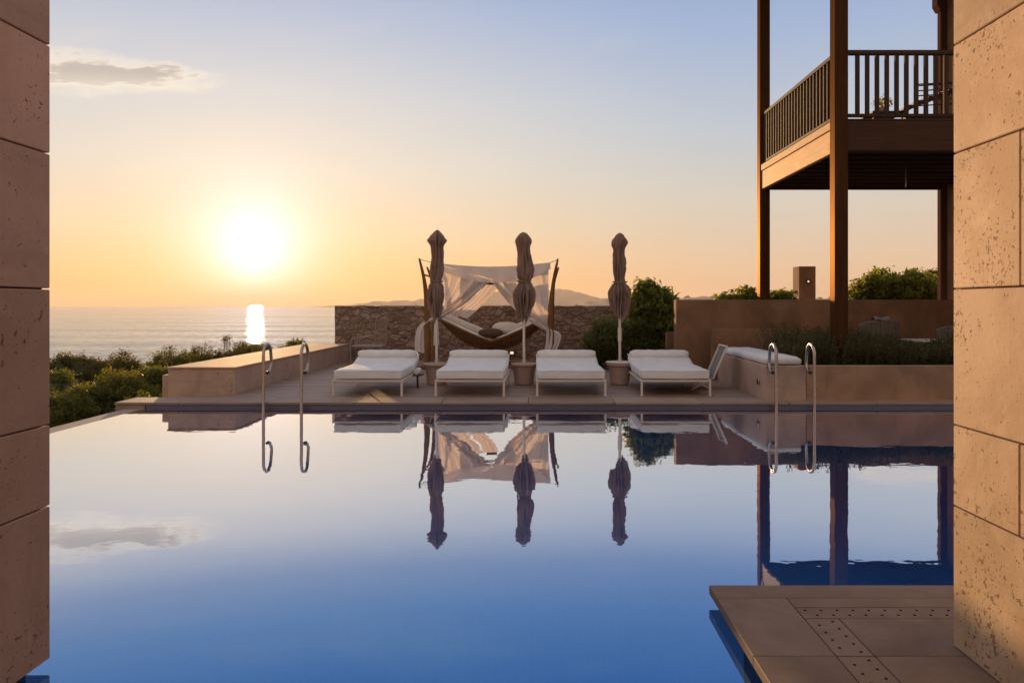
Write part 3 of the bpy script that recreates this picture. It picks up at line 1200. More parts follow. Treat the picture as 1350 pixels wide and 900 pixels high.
# balcony furniture
bt = thing('low_table', (PX(1165, 13.2), 13.2, FZ1), 'low dark table on the balcony under the flower pot', 'table')
x = PX(1165, 13.2)
b = MB()
b.box(x - .30, x + .26, 12.95, 13.45, 4.70, 4.735, 0.006)
b.build('table_top', M['dark_metal'], bt)
for sx in (-.26, .22):
    for sy in (13.0, 13.4):
        b = MB()
        b.box(x + sx - .015, x + sx + .015, sy - .015, sy + .015, FZ1 + .002, 4.699)
        b.build('leg', M['dark_metal'], bt)
fp = thing('flower_pot', (x - .02, 13.2, 4.736), 'small pot of yellow flowers on the balcony table', 'potted plant')
b = MB()
b.lathe([(.055, 4.737), (.075, 4.84), (.08, 4.85), (.06, 4.85)], 16, x - .02, 13.2)
b.build('pot', M['pot'], fp, smooth=True)


def leaf_mesh(name, pts, nrm, ln, wd, mat, parent=None, spread=1.0, jit=0.35, seed=0, droop=0.0):
    """one four-cornered folded leaf per point"""
    r = np.random.default_rng(seed)
    n = len(pts)
    nrm = nrm + r.normal(0, spread, (n, 3))
    nrm /= np.linalg.norm(nrm, axis=1)[:, None] + 1e-9
    a = r.normal(0, 1, (n, 3))
    a[:, 2] += droop
    t1 = np.cross(nrm, a)
    t1 /= np.linalg.norm(t1, axis=1)[:, None] + 1e-9
    t2 = np.cross(nrm, t1)
    L = (ln * (1 + jit * r.normal(0, 1, n)).clip(.4, 2))[:, None]
    W = (wd * (1 + jit * r.normal(0, 1, n)).clip(.4, 2))[:, None]
    v = np.empty((n, 4, 3))
    v[:, 0] = pts - t1 * L * .5
    v[:, 1] = pts + t2 * W * .5 + nrm * W * .15
    v[:, 2] = pts + t1 * L * .5
    v[:, 3] = pts - t2 * W * .5 + nrm * W * .15
    me = bpy.data.meshes.new(name)
    me.vertices.add(n * 4)
    me.vertices.foreach_set('co', v.reshape(-1))
    me.loops.add(n * 4)
    me.loops.foreach_set('vertex_index', np.arange(n * 4, dtype=np.int32))
    me.polygons.add(n)
    me.polygons.foreach_set('loop_start', np.arange(0, n * 4, 4, dtype=np.int32))
    me.update()
    me.validate()
    return link_mesh(name, me, mat, parent)


def blob_points(lobes, per, seed, shell=0.5):
    """points and outward normals through a set of lobes (x, y, z, rx, ry, rz)"""
    r = np.random.default_rng(seed)
    P_, N_ = [], []
    for (x, y, z, a, b_, c) in lobes:
        n = int(per * (a * b_ * c) ** (2 / 3) / .25)
        d = r.normal(0, 1, (n, 3))
        d /= np.linalg.norm(d, axis=1)[:, None]
        rad = (shell + (1 - shell) * r.random(n) ** 0.7)
        # lumpy outline
        f = 1 + .22 * np.sin(d[:, 0] * 7 + x * 3 + seed) * np.sin(d[:, 1] * 6 + y) + .18 * np.sin(d[:, 2] * 9 + z + seed) + .10 * r.normal(0, 1, n)
        pts = np.array([x, y, z]) + d * (rad * f)[:, None] * np.array([a, b_, c])
        P_.append(pts)
        N_.append(d)
    return np.concatenate(P_), np.concatenate(N_)


pts, nr = blob_points([(0, 0, .20, .16, .14, .12), (-.08, 0, .16, .10, .1, .08), (.1, 0, .17, .1, .1, .09)], 900, 3)
o = leaf_mesh('foliage', pts, nr, .05, .035, M['flower'], fp, seed=3)
o.location = (0, 0, 0.02)

bc = thing('balcony_chair', (PX(1240, 13.0), 13.0, FZ1), 'dark reclining chair with slatted back on the balcony', 'chair')
D_ = 13.0
b = MB()
for k in range(5):
    z = PZ(118 + k * 6.5, D_)
    b.tube([(PX(1200 - k * 0.5, D_), 12.8, z - .02 * 0), (PX(1262, D_), 12.8, z + .05)], .011, 6)
b.tube([(PX(1198, D_), 12.8, FZ1 + .01), (PX(1200, D_), 12.8, PZ(116, D_)), (PX(1262, D_), 12.8, PZ(113, D_))], .016, 8)
b.build('back_rails', M['dark_metal'], bc)
b = MB()
a_, c_ = P(1190, 147, D_), P(1262, 117, D_)
for k in range(12):
    f = k / 11
    q = a_.lerp(c_, f)
    q.z = a_.z + (c_.z - a_.z) * f ** 0.8
    b.box(q.x - .05, q.x + .05, 12.86, 13.4, q.z - .02, q.z + .02, 0.004)
b.build('slatted_back', M['dark_metal'], bc)
b = MB()
b.box(PX(1188, D_), PX(1290, D_), 12.84, 13.42, 4.55, 4.60, 0.005)
b.build('seat', M['dark_metal'], bc)
for sx in (1192, 1285):
    for sy in (12.87, 13.39):
        b = MB()
        b.box(PX(sx, D_) - .02, PX(sx, D_) + .02, sy - .02, sy + .02, FZ1 + .002, 4.549)
        b.build('leg', M['dark_metal'], bc)

# ------------------------------------------------------------------ ladders
pairs = [((347.3, 397.3), 'pair of curved steel ladder handrails at the left of the pool edge'),
         ((1023.5, 1073.8), 'pair of curved steel ladder handrails at the right in front of the bench')]
RD = 10.34


def rail_pts():
    pts = [(RD, -0.95), (RD, -.3), (RD, .3), (RD, .70)]
    cx_, cz_, r = RD + .145, .735, .145
    for k in range(11):
        a = math.pi - math.pi * k / 10 * .92
        pts.append((cx_ + r * math.cos(a), cz_ + r * math.sin(a)))
    pts += [(RD + .315, .62), (RD + .315, .585), (RD + .295, .545), (RD + .25, .51), (RD + .20, .49), (RD + .165, .485)]
    return pts


for (xa, xb), label in pairs:
    X0, X1 = PX(xa, RD), PX(xb, RD)
    ld = thing('pool_ladder', ((X0 + X1) / 2, RD, 0), label, 'pool ladder', 'steel pool ladders')
    for X in (X0, X1):
        b = MB()
        b.tube([(X, q[0], q[1]) for q in rail_pts()], .0215, 14)
        hr = b.build('handrail', M['steel'], ld, smooth=True, angle=60)
        b = MB()
        b.tube([(X, RD + .185, .487), (X, RD + .145, .484)], .024, 12)
        b.build('end_cap', M['dark_metal'], hr, smooth=True, angle=60)
    for z in (-.35, -.65, -.92):
        b = MB()
        b.box(X0, X1, RD - .05, RD + .05, z, z + .03, .005)
        b.build('tread', M['steel'], ld)


# ------------------------------------------------------------------ sun loungers
def soft_slab(cs, half_w, th, seed, nx=22):
    """mattress following a profile cs of (y, z of underside) with rounded edges"""
    b = MB()
    bm = b.bm
    rings = []
    n = len(cs)
    for i, (y, z) in enumerate(cs):
        y0, z0 = cs[max(0, i - 1)]
        y1, z1 = cs[min(n - 1, i + 1)]
        ty, tz = (y1 - y0), (z1 - z0)
        L = math.hypot(ty, tz)
        ny, nz = -tz / L, ty / L
        end = min(i, n - 1 - i)
        e = [0.62, .90, .98, 1.0][min(end, 3)]
        hw = half_w - (.028, .012, .003, 0)[min(end, 3)]
        ring = []
        sec = []
        r = th * .30
        for k in range(nx + 1):                                     # top, left to right
            u = -1 + 2 * k / nx
            sec.append((u * (hw - r * .55), th * (1 + .06 * (1 - u ** 6))))
        arc = [(hw - r * .12, th * .80), (hw, th * .5), (hw - r * .12, th * .18)]
        bot = [(hw - r * .5, 0), (0, 0), (-hw + r * .5, 0)]
        arcL = [(-hw + r * .12, th * .18), (-hw, th * .5), (-hw + r * .12, th * .80)]
        for (x, h) in sec + arc + bot + arcL:
            h2 = th / 2 + (h - th / 2) * e
            w = mnoise.noise(Vector((x * 3.5 + seed, y * 3.5, h * 6))) * .008 + mnoise.noise(Vector((x * 9 + seed, y * 11, h * 9))) * .005 - .007 * math.exp(-((y - 1.22 - .03 * math.sin(x * 5 + seed)) / .03) ** 2)
            ring.append(bm.verts.new((x + w * .6, y + ny * (h2 + w), z + nz * (h2 + w))))
        rings.append(ring)
    m_ = len(rings[0])
    for a, c in zip(rings, rings[1:]):
        for k in range(m_):
            bm.faces.new((a[k], a[(k + 1) % m_], c[(k + 1) % m_], c[k]))
    bm.faces.new(rings[0][::-1])
    bm.faces.new(rings[-1])
    return b


LW = 0.52
LY0 = 11.16


def make_lounger(seed, label):
    root = thing('sun_lounger', (0, 0, 0), label, 'sun lounger', 'white sun loungers in a row on the deck')
    fz = .205
    b = MB()                                                        # frame of square tube
    b.box(-LW, LW, 0, .032, fz, fz + .030, .005)
    b.box(-LW, LW, 1.955, 1.985, fz, fz + .030, .005)
    b.box(-LW, -LW + .032, .034, 1.953, fz, fz + .030, .005)
    b.box(LW - .032, LW, .034, 1.953, fz, fz + .030, .005)
    for k in range(9):
        y = .15 + k * .21
        b.box(-LW + .034, LW - .034, y, y + .05, fz + .012, fz + .022)
    b.build('frame', M['white_metal'], root)
    for sx in (-1, 1):
        for y in (.016, 1.62):
            b = MB()
            x = sx * (LW - .018)
            b.box(x - .016, x + .016, y - .016, y + .016, .012, fz - .002, .004)
            lg = b.build('leg', M['white_metal'], root)
            b = MB()
            b.lathe([(.026, 0.0), (.026, .008), (.018, .013)], 12, x, y)
            b.build('foot', M['white_metal'], lg)
    cs = [(0.0, fz + .045), (.02, fz + .04), (.06, fz + .036)]
    y = .14
    while y < 1.22:
        cs.append((y, fz + .035))
        y += .045
    y, z = cs[-1]
    cs += [(y + .07, z + .003), (y + .15, z + .016), (y + .26, z + .043), (y + .38, z + .072), (y + .50, z + .102), (y + .62, z + .132), (y + .68, z + .146), (y + .70, z + .152)]
    soft_slab(cs, LW - .012, .135, seed).build('mattress', M['white_cushion'], root, smooth=True, angle=75)
    b = MB()                                                        # piped seams along the upper edges
    hw = LW - .012
    for sx in (-1, 1):
        pp_ = []
        for i in range(1, len(cs) - 1):
            (ya, za), (yc, zc_) = cs[i - 1], cs[i + 1]
            L = math.hypot(yc - ya, zc_ - za)
            ny, nz = -(zc_ - za) / L, (yc - ya) / L
            w = mnoise.noise(Vector((sx * 3 + seed, i * .7, 0))) * .004
            pp_.append((sx * (hw - .007) + w, cs[i][0] + ny * .121, cs[i][1] + nz * .121 + w))
        b.tube(pp_, .0065, 6)
    for h in (.014, .119):
        b.tube([(x, -.001 + .003 * math.sin(x * 11 + seed + h * 50), fz + .043 + h + .003 * math.sin(x * 7 + seed)) for x in np.linspace(-hw + .02, hw - .02, 24)], .0065, 6)
    b.build('piping', M['white_cushion'], root, smooth=True)
    yb, zb = cs[-4]
    b = MB()                                                        # head roll
    rollp = [(x, yb - .06 + .004 * math.sin(x * 9 + seed), zb + .170) for x in np.linspace(-LW + .03, LW - .03, 19)]
    rs = [(.045 if i in (0, 18) else (.066 if i in (1, 17) else .073 + .003 * math.sin(i * 1.7 + seed))) for i in range(19)]
    b.tube(rollp, rs, 18)
    b.build('head_roll', M['white_cushion'], root, smooth=True, angle=75)
    for sx in (-.35, .35):                                          # struts under the raised back
        b = MB()
        b.tube([(sx, 1.75, fz + .02), (sx, 1.62, zb)], .010, 8)
        b.build('back_strut', M['white_metal'], root)
    return root


lx = [484.3, 619.3, 753.2, 891.3]
llab = ['white sun lounger between the left ladder and the first parasol pot, leftmost of the row',
        'white sun lounger between the first and the middle parasol pots',
        'white sun lounger between the middle and the rightmost parasol pots',
        'white sun lounger beside the folding chair and bench, rightmost of the row']
loungers = []
for i, x in enumerate(lx):
    lo = make_lounger(i * 7.3 + 1, llab[i])
    lo.location = (PX(x, LY0), LY0, DZ + .002)
    lo.rotation_euler.z = R([0.6, -0.5, 0.3, -0.4][i])
    loungers.append(lo)

# ------------------------------------------------------------------ parasols and their pots
UD = 12.85
ux = [575.6, 690.8, 817.2]


def uz(py):
    return PZ(py, UD)


# (pixel half width, pixel y) outlines of the three tied canopies, top to bottom
outl = [
    [(1.2, 303), (4, 305), (10, 311), (13.2, 317.5), (11, 320.5), (8.6, 325), (8.4, 340), (9.0, 356), (8.6, 366), (8.0, 371), (10.2, 377), (11.0, 385), (10.6, 396), (9.4, 404), (7.2, 411), (3.5, 416)],
    [(1.2, 306), (5, 307.5), (10, 313), (11.6, 318.5), (9.8, 322), (8.8, 327), (10.8, 342), (12.6, 356), (11.8, 364), (8.6, 371), (11.2, 377), (14.0, 383), (13.0, 393), (10.5, 403), (7.2, 411), (3.0, 417)],
    [(1.2, 307), (5, 309), (9, 315), (11.4, 321), (10.0, 325), (8.2, 330), (9.4, 344), (9.0, 358), (7.6, 367), (9.0, 372), (12.6, 378), (14.4, 382), (13.0, 391), (11.4, 401), (8.0, 411), (3.0, 417)],
]
ulab = ['closed taupe parasol in front of the left end of the canopied daybed',
        'closed taupe parasol in front of the right side of the daybed',
        'closed taupe parasol standing alone before the dark bushes']
plab = ['round clay pot holding the parasol nearest the leftmost lounger',
        'round clay pot holding the middle parasol between two loungers',
        'round clay pot with a pale lid holding the rightmost parasol']
for i, x in enumerate(ux):
    X = PX(x, UD)
    pot = thing('parasol_pot', (X, UD, DZ), plab[i], 'pot', 'clay pots that hold the parasols')
    b = MB()
    b.lathe([(.150, DZ + .002), (.160, DZ + .012), (.172, DZ + .14), (.190, DZ + .305), (.197, DZ + .315), (.222, DZ + .32), (.228, DZ + .328), (.228, DZ + .352), (.222, DZ + .36), (.205, DZ + .36), (.19, DZ + .335), (.05, DZ + .333)], 40, X, UD)
    b.build('pot_body', M['pot'], pot, smooth=True, angle=35)
    if i == 2:
        b = MB()
        b.lathe([(.235, DZ + .362), (.24, DZ + .367), (.24, DZ + .378), (.235, DZ + .383), (.03, DZ + .384)], 40, X, UD)
        b.build('pot_lid', M['white_metal'], pot, smooth=True, angle=35)
    um = thing('parasol', (X, UD, DZ + .34), ulab[i], 'parasol', 'closed parasols on the deck')
    b = MB()
    b.tube([(X, UD, DZ + .336), (X, UD, uz(318))], .024, 14)
    if i == 2:
        b.tube([(X, UD, uz(450)), (X, UD, uz(432))], .036, 14)
    b.tube([(X, UD, DZ + .335), (X, UD, DZ + .42)], .036, 14)
    b.build('pole', M['pole'], um, smooth=True, angle=50)
    # canopy with folds
    prof = outl[i]
    ys = np.array([q[1] for q in prof], float)
    hw = np.array([q[0] for q in prof], float)
    yy = np.linspace(ys[0], ys[-1], 84)
    rr = np.interp(yy, ys, hw) * UD / F * .81
    tie = ys[9]

    def fold(r, z, th, j, i=i, yy=yy, tie=tie):
        y_ = yy[j]
        f = (y_ - 303) / 115
        k = 9
        ph = i * 1.3 + f * 1.1 + .5 * math.sin(f * 5 + i)
        amp = .19 + .10 * (f > .1) * min(1, abs(y_ - tie) / 18)
        if y_ > tie:
            amp += .20 * (y_ - tie) / 46
        c_, s_ = math.cos(th), math.sin(th)
        w = .45 * amp * (abs(math.sin((k * th + ph) / 2)) * 2 - 1.1)
        w += 2.3 * amp * (.32 - abs(mnoise.noise(Vector((c_ * 2.1 + i * 4, s_ * 2.1, y_ * .022 + i)))) * 2.0)
        w -= .16 * math.exp(-((y_ - tie) / 3.0) ** 2)
        w += .06 * mnoise.noise(Vector((math.cos(th) * 2 + i * 5, math.sin(th) * 2, y_ * .09)))
        w += .12 * mnoise.noise(Vector((math.cos(th) * 4 + i * 5, math.sin(th) * 4, y_ * .16))) * (y_ > tie)
        w += .05 * mnoise.noise(Vector((math.cos(th) * 6 + i * 9, math.sin(th) * 6, y_ * .3)))
        dz_ = 0.0
        if y_ > tie + 6:
            dz_ = (.16 * mnoise.noise(Vector((math.cos(th) * 2.6 + i, math.sin(th) * 2.6, 2.0))) - .07 * math.sin(3 * th + i)) * (y_ - tie - 6) / 40
        return r * (1 + w), z + dz_
    b = MB()
    b.lathe([(r_, uz(y_)) for r_, y_ in zip(rr, yy)], 96, X, UD, fold)
    rr_ = random.Random(50 + i)
    for k in range(11):                                             # loose corners of cloth below the tie
        th0 = 2 * math.pi * k / 11 + rr_.uniform(-.15, .15)
        yend = rr_.uniform(392, 417)
        wd = rr_.uniform(.22, .42)
        bul = rr_.uniform(.72, 1.0)
        sk = rr_.uniform(-.3, .3)

        def flap(p, q, th0=th0, yend=yend, wd=wd, bul=bul, sk=sk, i=i, ys=ys, hw=hw, tie=tie, X=X):
            tip = 1 - .55 * q ** 1.5
            th = th0 + (p - .5) * 2 * wd * tip + sk * q
            y_ = tie + 2 + (yend - tie) * q * (1 - .22 * abs(p - .5) * 2 * (q > .5))
            r = np.interp(tie + (y_ - tie) * .8, ys, hw) * UD / F * bul * (1 + .16 * math.cos((p - .5) * 9)) * (.82 + .24 * math.sin(q * 2.6))
            return Vector((X + r * math.cos(th), UD + r * math.sin(th), uz(y_)))
        b.grid(flap, 8, 12)
    for v in b.bm.verts:                                            # hangs a little askew
        v.co.x += .012 * math.sin(v.co.z * 3.1 + i * 2.3) + .02 * mnoise.noise(Vector((i * 3.0, 0, v.co.z * 2.2)))
        v.co.y += .012 * math.sin(v.co.z * 2.6 + i * 1.3)
    cn = b.build('canopy', M['parasol'], um, smooth=True, angle=80)
    b = MB()
    rt = np.interp(tie, ys, hw) * UD / F * 1.02
    ring = [(X + rt * math.cos(a), UD + rt * math.sin(a), uz(tie) + .008 * math.sin(2 * a + i)) for a in np.linspace(0, 2 * math.pi, 33)]
    b.tube(ring, .012, 6, caps=False)
    b.build('tie_strap', M['parasol'], cn)

# ------------------------------------------------------------------ hanging daybed
DD = 16.5


def Q(a, b_, D=DD):
    """point from the enlarged view of the daybed"""
    return P(540 + a / 5.627, 330 + b_ / 5.627, D)


db = thing('hanging_daybed', (Q(600, 0).x, DD, DZ), 'hanging boat-shaped daybed with white canopy and tied curtains', 'daybed')


def smooth_path(pts, n=24):
    pts = [Vector(p) for p in pts]
    out = []
    for i in range(len(pts) - 1):
        p0 = pts[max(0, i - 1)]
        p1, p2 = pts[i], pts[i + 1]
        p3 = pts[min(len(pts) - 1, i + 2)]
        m_ = max(2, n // (len(pts) - 1))
        for k in range(m_):
            t_ = k / m_
            out.append(0.5 * ((2 * p1) + (-p0 + p2) * t_ + (2 * p0 - 5 * p1 + 4 * p2 - p3) * t_ ** 2 + (-p0 + 3 * p1 - 3 * p2 + p3) * t_ ** 3))
    out.append(pts[-1])
    return out


def bow(pts, r0, r1, name='bow_post'):
    path = smooth_path(pts, 30)
    n = len(path)
    rs = [r0 + (r1 - r0) * (i / (n - 1)) ** 1.5 for i in range(n)]
    b = MB()
    b.tube(path, rs, 10)
    b.build(name, M['bow'], db, smooth=True, angle=60)


FD, RDp = DD - .62, DD + .62                                         # front and rear planes of the frame


def QF(a, b_, D):
    p = Q(a, b_)
    return Vector((p.x, D, p.z))


foot = DZ + .03
for D in (FD, RDp):
    k = 0 if D == FD else 1
    dxr = 18 * k
    # left and right bows lean out at the top
    bow([Vector((Q(162, 0).x, D, foot)), QF(160, 560, D), QF(158, 400, D), QF(140, 230, D), QF(104 - 6 * k, 72 + 40 * k, D)], .078, .018)
    bow([Vector((Q(1050, 0).x, D, foot)), QF(1046, 560, D), QF(1050, 400, D), QF(1064 + dxr * .6, 230, D), QF(1094 + dxr, 75 + 40 * k, D)], .078, .018)
b = MB()
b.box(Q(95, 0).x, Q(1115, 0).x, FD - .06, FD + .06, DZ + .002, DZ + .07, .012)
b.box(Q(95, 0).x, Q(1115, 0).x, RDp - .06, RDp + .06, DZ + .002, DZ + .07, .012)
b.build('base_beam', M['bow'], db)
for p0, p1, r_ in [(QF(a, h, FD - .02), QF(a, h, RDp + .02), r_) for a, h, r_ in ((165, 505, .035), (1047, 505, .035), (140, 190, .02), (1072, 190, .02))] + [(QF(560, 236, RDp - .1), QF(640, 236, RDp - .1), .045)]:
    b = MB()
    b.tube([p0, p1], r_, 10)
    b.build('cross_bar', M['bow'], db, smooth=True)

# hull
HL, HR = Q(235, 0).x, Q(1003, 0).x
HC, HH = (HL + HR) / 2, (HR - HL) / 2


def hull_pt(u, v, inset=0.0, lift=0.0):
    """u along -1..1, v across -1 (front) .. 1 (back)"""
    au = abs(u)
    w = .60 * math.sqrt(max(0.0, 1 - au ** 2.4)) + .04
    keel = .435 + .62 * au ** 2.1
    rim_f = .66 + .46 * au ** 1.1
    rim_b = .79 + .39 * au ** 1.3
    rim = rim_f if v < 0 else rim_b
    z = keel + max(0.02, rim - keel) * abs(v) ** 2.2
    return Vector((HC + u * (HH - inset), DD + v * (w - inset * .6), z + lift))


b = MB()
b.grid(lambda p, q: hull_pt(-1 + 2 * p, -1 + 2 * q), 60, 26)
b.build('basket', M['wicker'], db, smooth=True, angle=180)
bsk = MB()                                                          # weave lines
for k in range(-12, 13):
    u = k / 13
    bsk.tube([hull_pt(u, v) for v in np.linspace(-1, 1, 15)], .012, 5)
for v in (-1, -.75, -.5, .5, .75, 1):
    bsk.tube([hull_pt(u, v) for u in np.linspace(-.99, .99, 40)], .018 if abs(v) == 1 else .010, 6)
bsk.build('rim_weave', M['wicker'], db, smooth=True)
b = MB()                                                            # cushion lining
b.grid(lambda p, q: hull_pt(-.97 + 1.94 * p, -.96 + 1.92 * q, .02, .045), 50, 22)
b.build('lining_cushion', M['white_cushion'], db, smooth=True, angle=180)
b = MB()
us = np.linspace(-.97, -.06, 26)
for sgn in (1, -1):
    pf = [hull_pt(sgn * u, -.97, .02, .012) + Vector((0, .07, 0)) for u in us]
    b.tube(pf, [.026 + .030 * math.sin(math.pi * min(1, (i + 3) / 26)) for i in range(26)], 12)
    pb = [hull_pt(sgn * u, .90, .02, .05) for u in us]
    b.tube(pb, [.04 + .055 * math.sin(math.pi * min(1, (i + 2) / 27)) for i in range(26)], 12)
b.build('rim_cushion', M['white_cushion'], db, smooth=True, angle=180)
b = MB()
b.grid(lambda p, q: Vector((HC + (-.55 + 1.1 * p) * .55, DD - .28 + .52 * q, .70 + .025 * math.sin(p * 9) * math.sin(q * 7))), 12, 10)
b.build('seat_pad', M['wicker'], db, smooth=True)
b = MB()
pc = Q(600, 612)
b.ball((pc.x, DD + .02, pc.z), .27, .10, .10, 20, pw=.85)  # added dark shape standing in for the dark hollow between the cushions
b.build('dark_middle_fill', M['dark_fill'], db, smooth=True, angle=180)
b = MB()
pc = Q(712, 572)
b.ball((pc.x, DD + .20, pc.z - .02), .31, .15, .14, 24, pw=.9)
b.build('pillow', M['white_cushion'], db, smooth=True, angle=180)
for a, h in ((165, 505), (1047, 505)):                               # hanging ropes
    e = hull_pt(-1 if a < 600 else 1, 0)
    for D in (FD, RDp):
        b = MB()
        b.tube([QF(a, h, D), (e.x, DD, e.z + .03)], .010, 6)
        b.build('rope', M['bow'], db)

# canopy sheet
CT_L, CT_R = Q(236, 0).x, Q(1040, 0).x


def canopy_top(u, v):
    x = CT_L + (CT_R - CT_L) * u
    y = FD - .05 + (RDp - FD + .1) * v
    zf = PZ(330 + (108 + 27 * math.sin(math.pi * u) - 6 * u) / 5.627, DD)
    z = zf - .16 * math.sin(math.pi * u) * math.sin(math.pi * min(1, v)) - .10 * v
    z += .02 * math.sin(u * 26 + 2 * v) * math.sin(math.pi * v)
    return Vector((x, y, z))


b = MB()
b.grid(canopy_top, 60, 24)


def valance(u, v):
    top = canopy_top(u, 0)
    low = [(0, 150), (.05, 170), (.13, 192), (.22, 214), (.38, 243), (.52, 246), (.74, 240), (.85, 212), (.96, 165), (1, 150)]
    yb = np.interp(u, [q[0] for q in low], [q[1] for q in low])
    zb = PZ(330 + yb / 5.627, DD)
    z = top.z + (zb - top.z) * v
    return Vector((top.x, FD - .055 - .02 * math.sin(u * 34 + v) * v - .03 * v, z))


b.grid(valance, 60, 8)
b.build('canopy', M['curtain'], db, smooth=True, angle=180)
for p0, p1 in ((QF(1094, 80, FD), QF(1040, 104, FD - .02)), (QF(104, 80, FD), QF(240, 112, FD - .02))):
    b = MB()
    b.tube([p0, p1], .006, 6)
    b.build('canopy_cord', M['bow'], db)


def curtain(name, top, tie, D, ctl, folds, amp, seed, tail=None, dcv=0.0):
    """gathered curtain: spreads along the polyline top and runs to the tie point; ctl bends each side"""
    tx = [q[0] for q in top]

    def fn(p, q):
        a = tx[0] + (tx[-1] - tx[0]) * p
        b0 = np.interp(a, tx, [k[1] for k in top])
        c = (ctl[0][0] + (ctl[1][0] - ctl[0][0]) * p, ctl[0][1] + (ctl[1][1] - ctl[0][1]) * p)
        e = (tie[0] + (p - .5) * tie[2], tie[1] + (p - .5) * tie[3])
        x = (1 - q) ** 2 * a + 2 * q * (1 - q) * c[0] + q * q * e[0]
        y = (1 - q) ** 2 * b0 + 2 * q * (1 - q) * c[1] + q * q * e[1]
        f = math.sin(2 * math.pi * folds * p + seed + 1.2 * math.sin(3 * q + seed)) + .22 * math.sin(2 * math.pi * folds * 2.3 * p + seed * 2)
        w = QF(x, y, D)
        w.y += amp * f * (.35 + .65 * math.sin(math.pi * min(1, .15 + q * .85))) + dcv * q
        w.z += .008 * mnoise.noise(Vector((p * 7, q * 5, seed)))
        return w
    b = MB()
    b.grid(fn, 90, 36)
    if tail:
        for (pts, w0, w1, s2) in tail:
            path = smooth_path([QF(a, c, D) for a, c in pts], 20)
            n = len(path)

            def tf(p, q, path=path, n=n, w0=w0, w1=w1, s2=s2):
                i = min(n - 1, int(round(q * (n - 1))))
                c = path[i]
                w = (w0 + (w1 - w0) * q)
                th = 2 * math.pi * p
                r = w * (1 + .35 * math.sin(5 * th + s2 + 2 * q))
                return Vector((c.x + r * math.cos(th), c.y + r * .7 * math.sin(th), c.z + .015 * math.sin(3 * th + s2) * q))
            b.grid(tf, 40, n - 1)
    b.build(name, M['curtain'], db, smooth=True, angle=180)


curtain('curtain', [(236, 112), (340, 150), (470, 190), (610, 222)], (232, 492, 26, -14), FD - .02, ((238, 300), (520, 345)), 3.3, .07, .7,
        tail=[([(222, 492), (165, 520), (125, 560), (108, 640), (112, 742)], .05, .085, 1.0), ([(228, 500), (226, 560), (226, 640), (228, 690)], .03, .05, 2.0), ([(604, 228), (520, 300), (425, 385), (320, 452), (236, 494)], .045, .05, 2.6), ([(560, 226), (440, 320), (330, 410), (236, 488)], .03, .045, .6)])
curtain('curtain', [(625, 215), (760, 200), (900, 180), (1026, 120)], (1030, 585, -26, 18), FD - .02, ((700, 375), (1030, 340)), 3.3, .07, 2.1,
        tail=[([(1032, 575), (1040, 610), (1038, 680), (1030, 735)], .06, .09, .4), ([(1036, 580), (1078, 600), (1092, 640), (1062, 725)], .05, .07, 3.0), ([(634, 228), (705, 325), (795, 425), (900, 515), (1026, 582)], .045, .05, 1.6), ([(690, 226), (790, 340), (890, 450), (1026, 575)], .03, .045, .2)])
curtain('curtain', [(545, 246), (600, 246), (660, 246)], (350, 492, 120, 30), RDp + .02, ((455, 380), (565, 385)), 3, .03, 4.0)
curtain('curtain', [(236, 150), (330, 180), (420, 200), (545, 246)], (300, 500, 60, 20), RDp + .02, ((245, 330), (420, 350)), 3, .05, 5.2)
curtain('curtain', [(690, 246), (830, 230), (930, 200), (1030, 150)], (1010, 560, -40, 20), RDp + .02, ((760, 360), (1025, 340)), 3, .05, 6.0)

# ------------------------------------------------------------------ chairs and table
ch = thing('wire_armchair', P(488, 470, 17.6), 'slim wire armchair standing against the left of the rubble wall', 'chair')
CD = 17.6


def K(a, b_, D=CD):
    return P(430 + a / 6.923, 400 + b_ / 6.923, D)


b = MB()
loop = [K(452, 370), K(452, 250), K(455, 160), K(480, 118), (K(545, 90)), K(552, 110), K(548, 250), K(545, 380)]
b.tube(smooth_path(loop, 40), .014, 8)
for k in range(9):
    f = k / 8
    b.tube([K(455 + 90 * f, 150 - 50 * f ** .8), K(453 + 92 * f, 375)], .006, 6)
for k in range(6):
    f = k / 5
    b.tube([K(454, 170 + 190 * f), K(549, 130 + 240 * f)], .005, 6)
b.build('backrest', M['pale_wicker'], ch, smooth=True)
for dy in (0, -.5):
    b = MB()
    pts = smooth_path([K(262, 420), K(275, 340), K(300, 310), K(440, 292)], 20)
    b.tube([Vector((p.x, p.y + dy, p.z)) for p in pts], .015, 8)
    for k in range(8):
        f = k / 7
        w0, w1 = K(285 + 150 * f, 318 - 22 * f), K(285 + 150 * f, 380)
        w0.y += dy
        w1.y += dy
        b.tube([w0, w1], .005, 6)
    b.build('armrest', M['pale_wicker'], ch, smooth=True)
b = MB()
q0, q1 = K(270, 380), K(548, 380)
b.box(q0.x, q1.x, CD - .52, CD + .02, q0.z - .02, q0.z + .015, .01)
b.build('seat', M['pale_wicker'], ch)
for a in (272, 546):
    for dy in (-.50, 0):
        b = MB()
        q = K(a, 380)
        b.tube([(q.x, CD + dy, q.z - .02), (q.x, CD + dy, DZ + .003)], .013, 8)
        b.build('leg', M['pale_wicker'], ch)

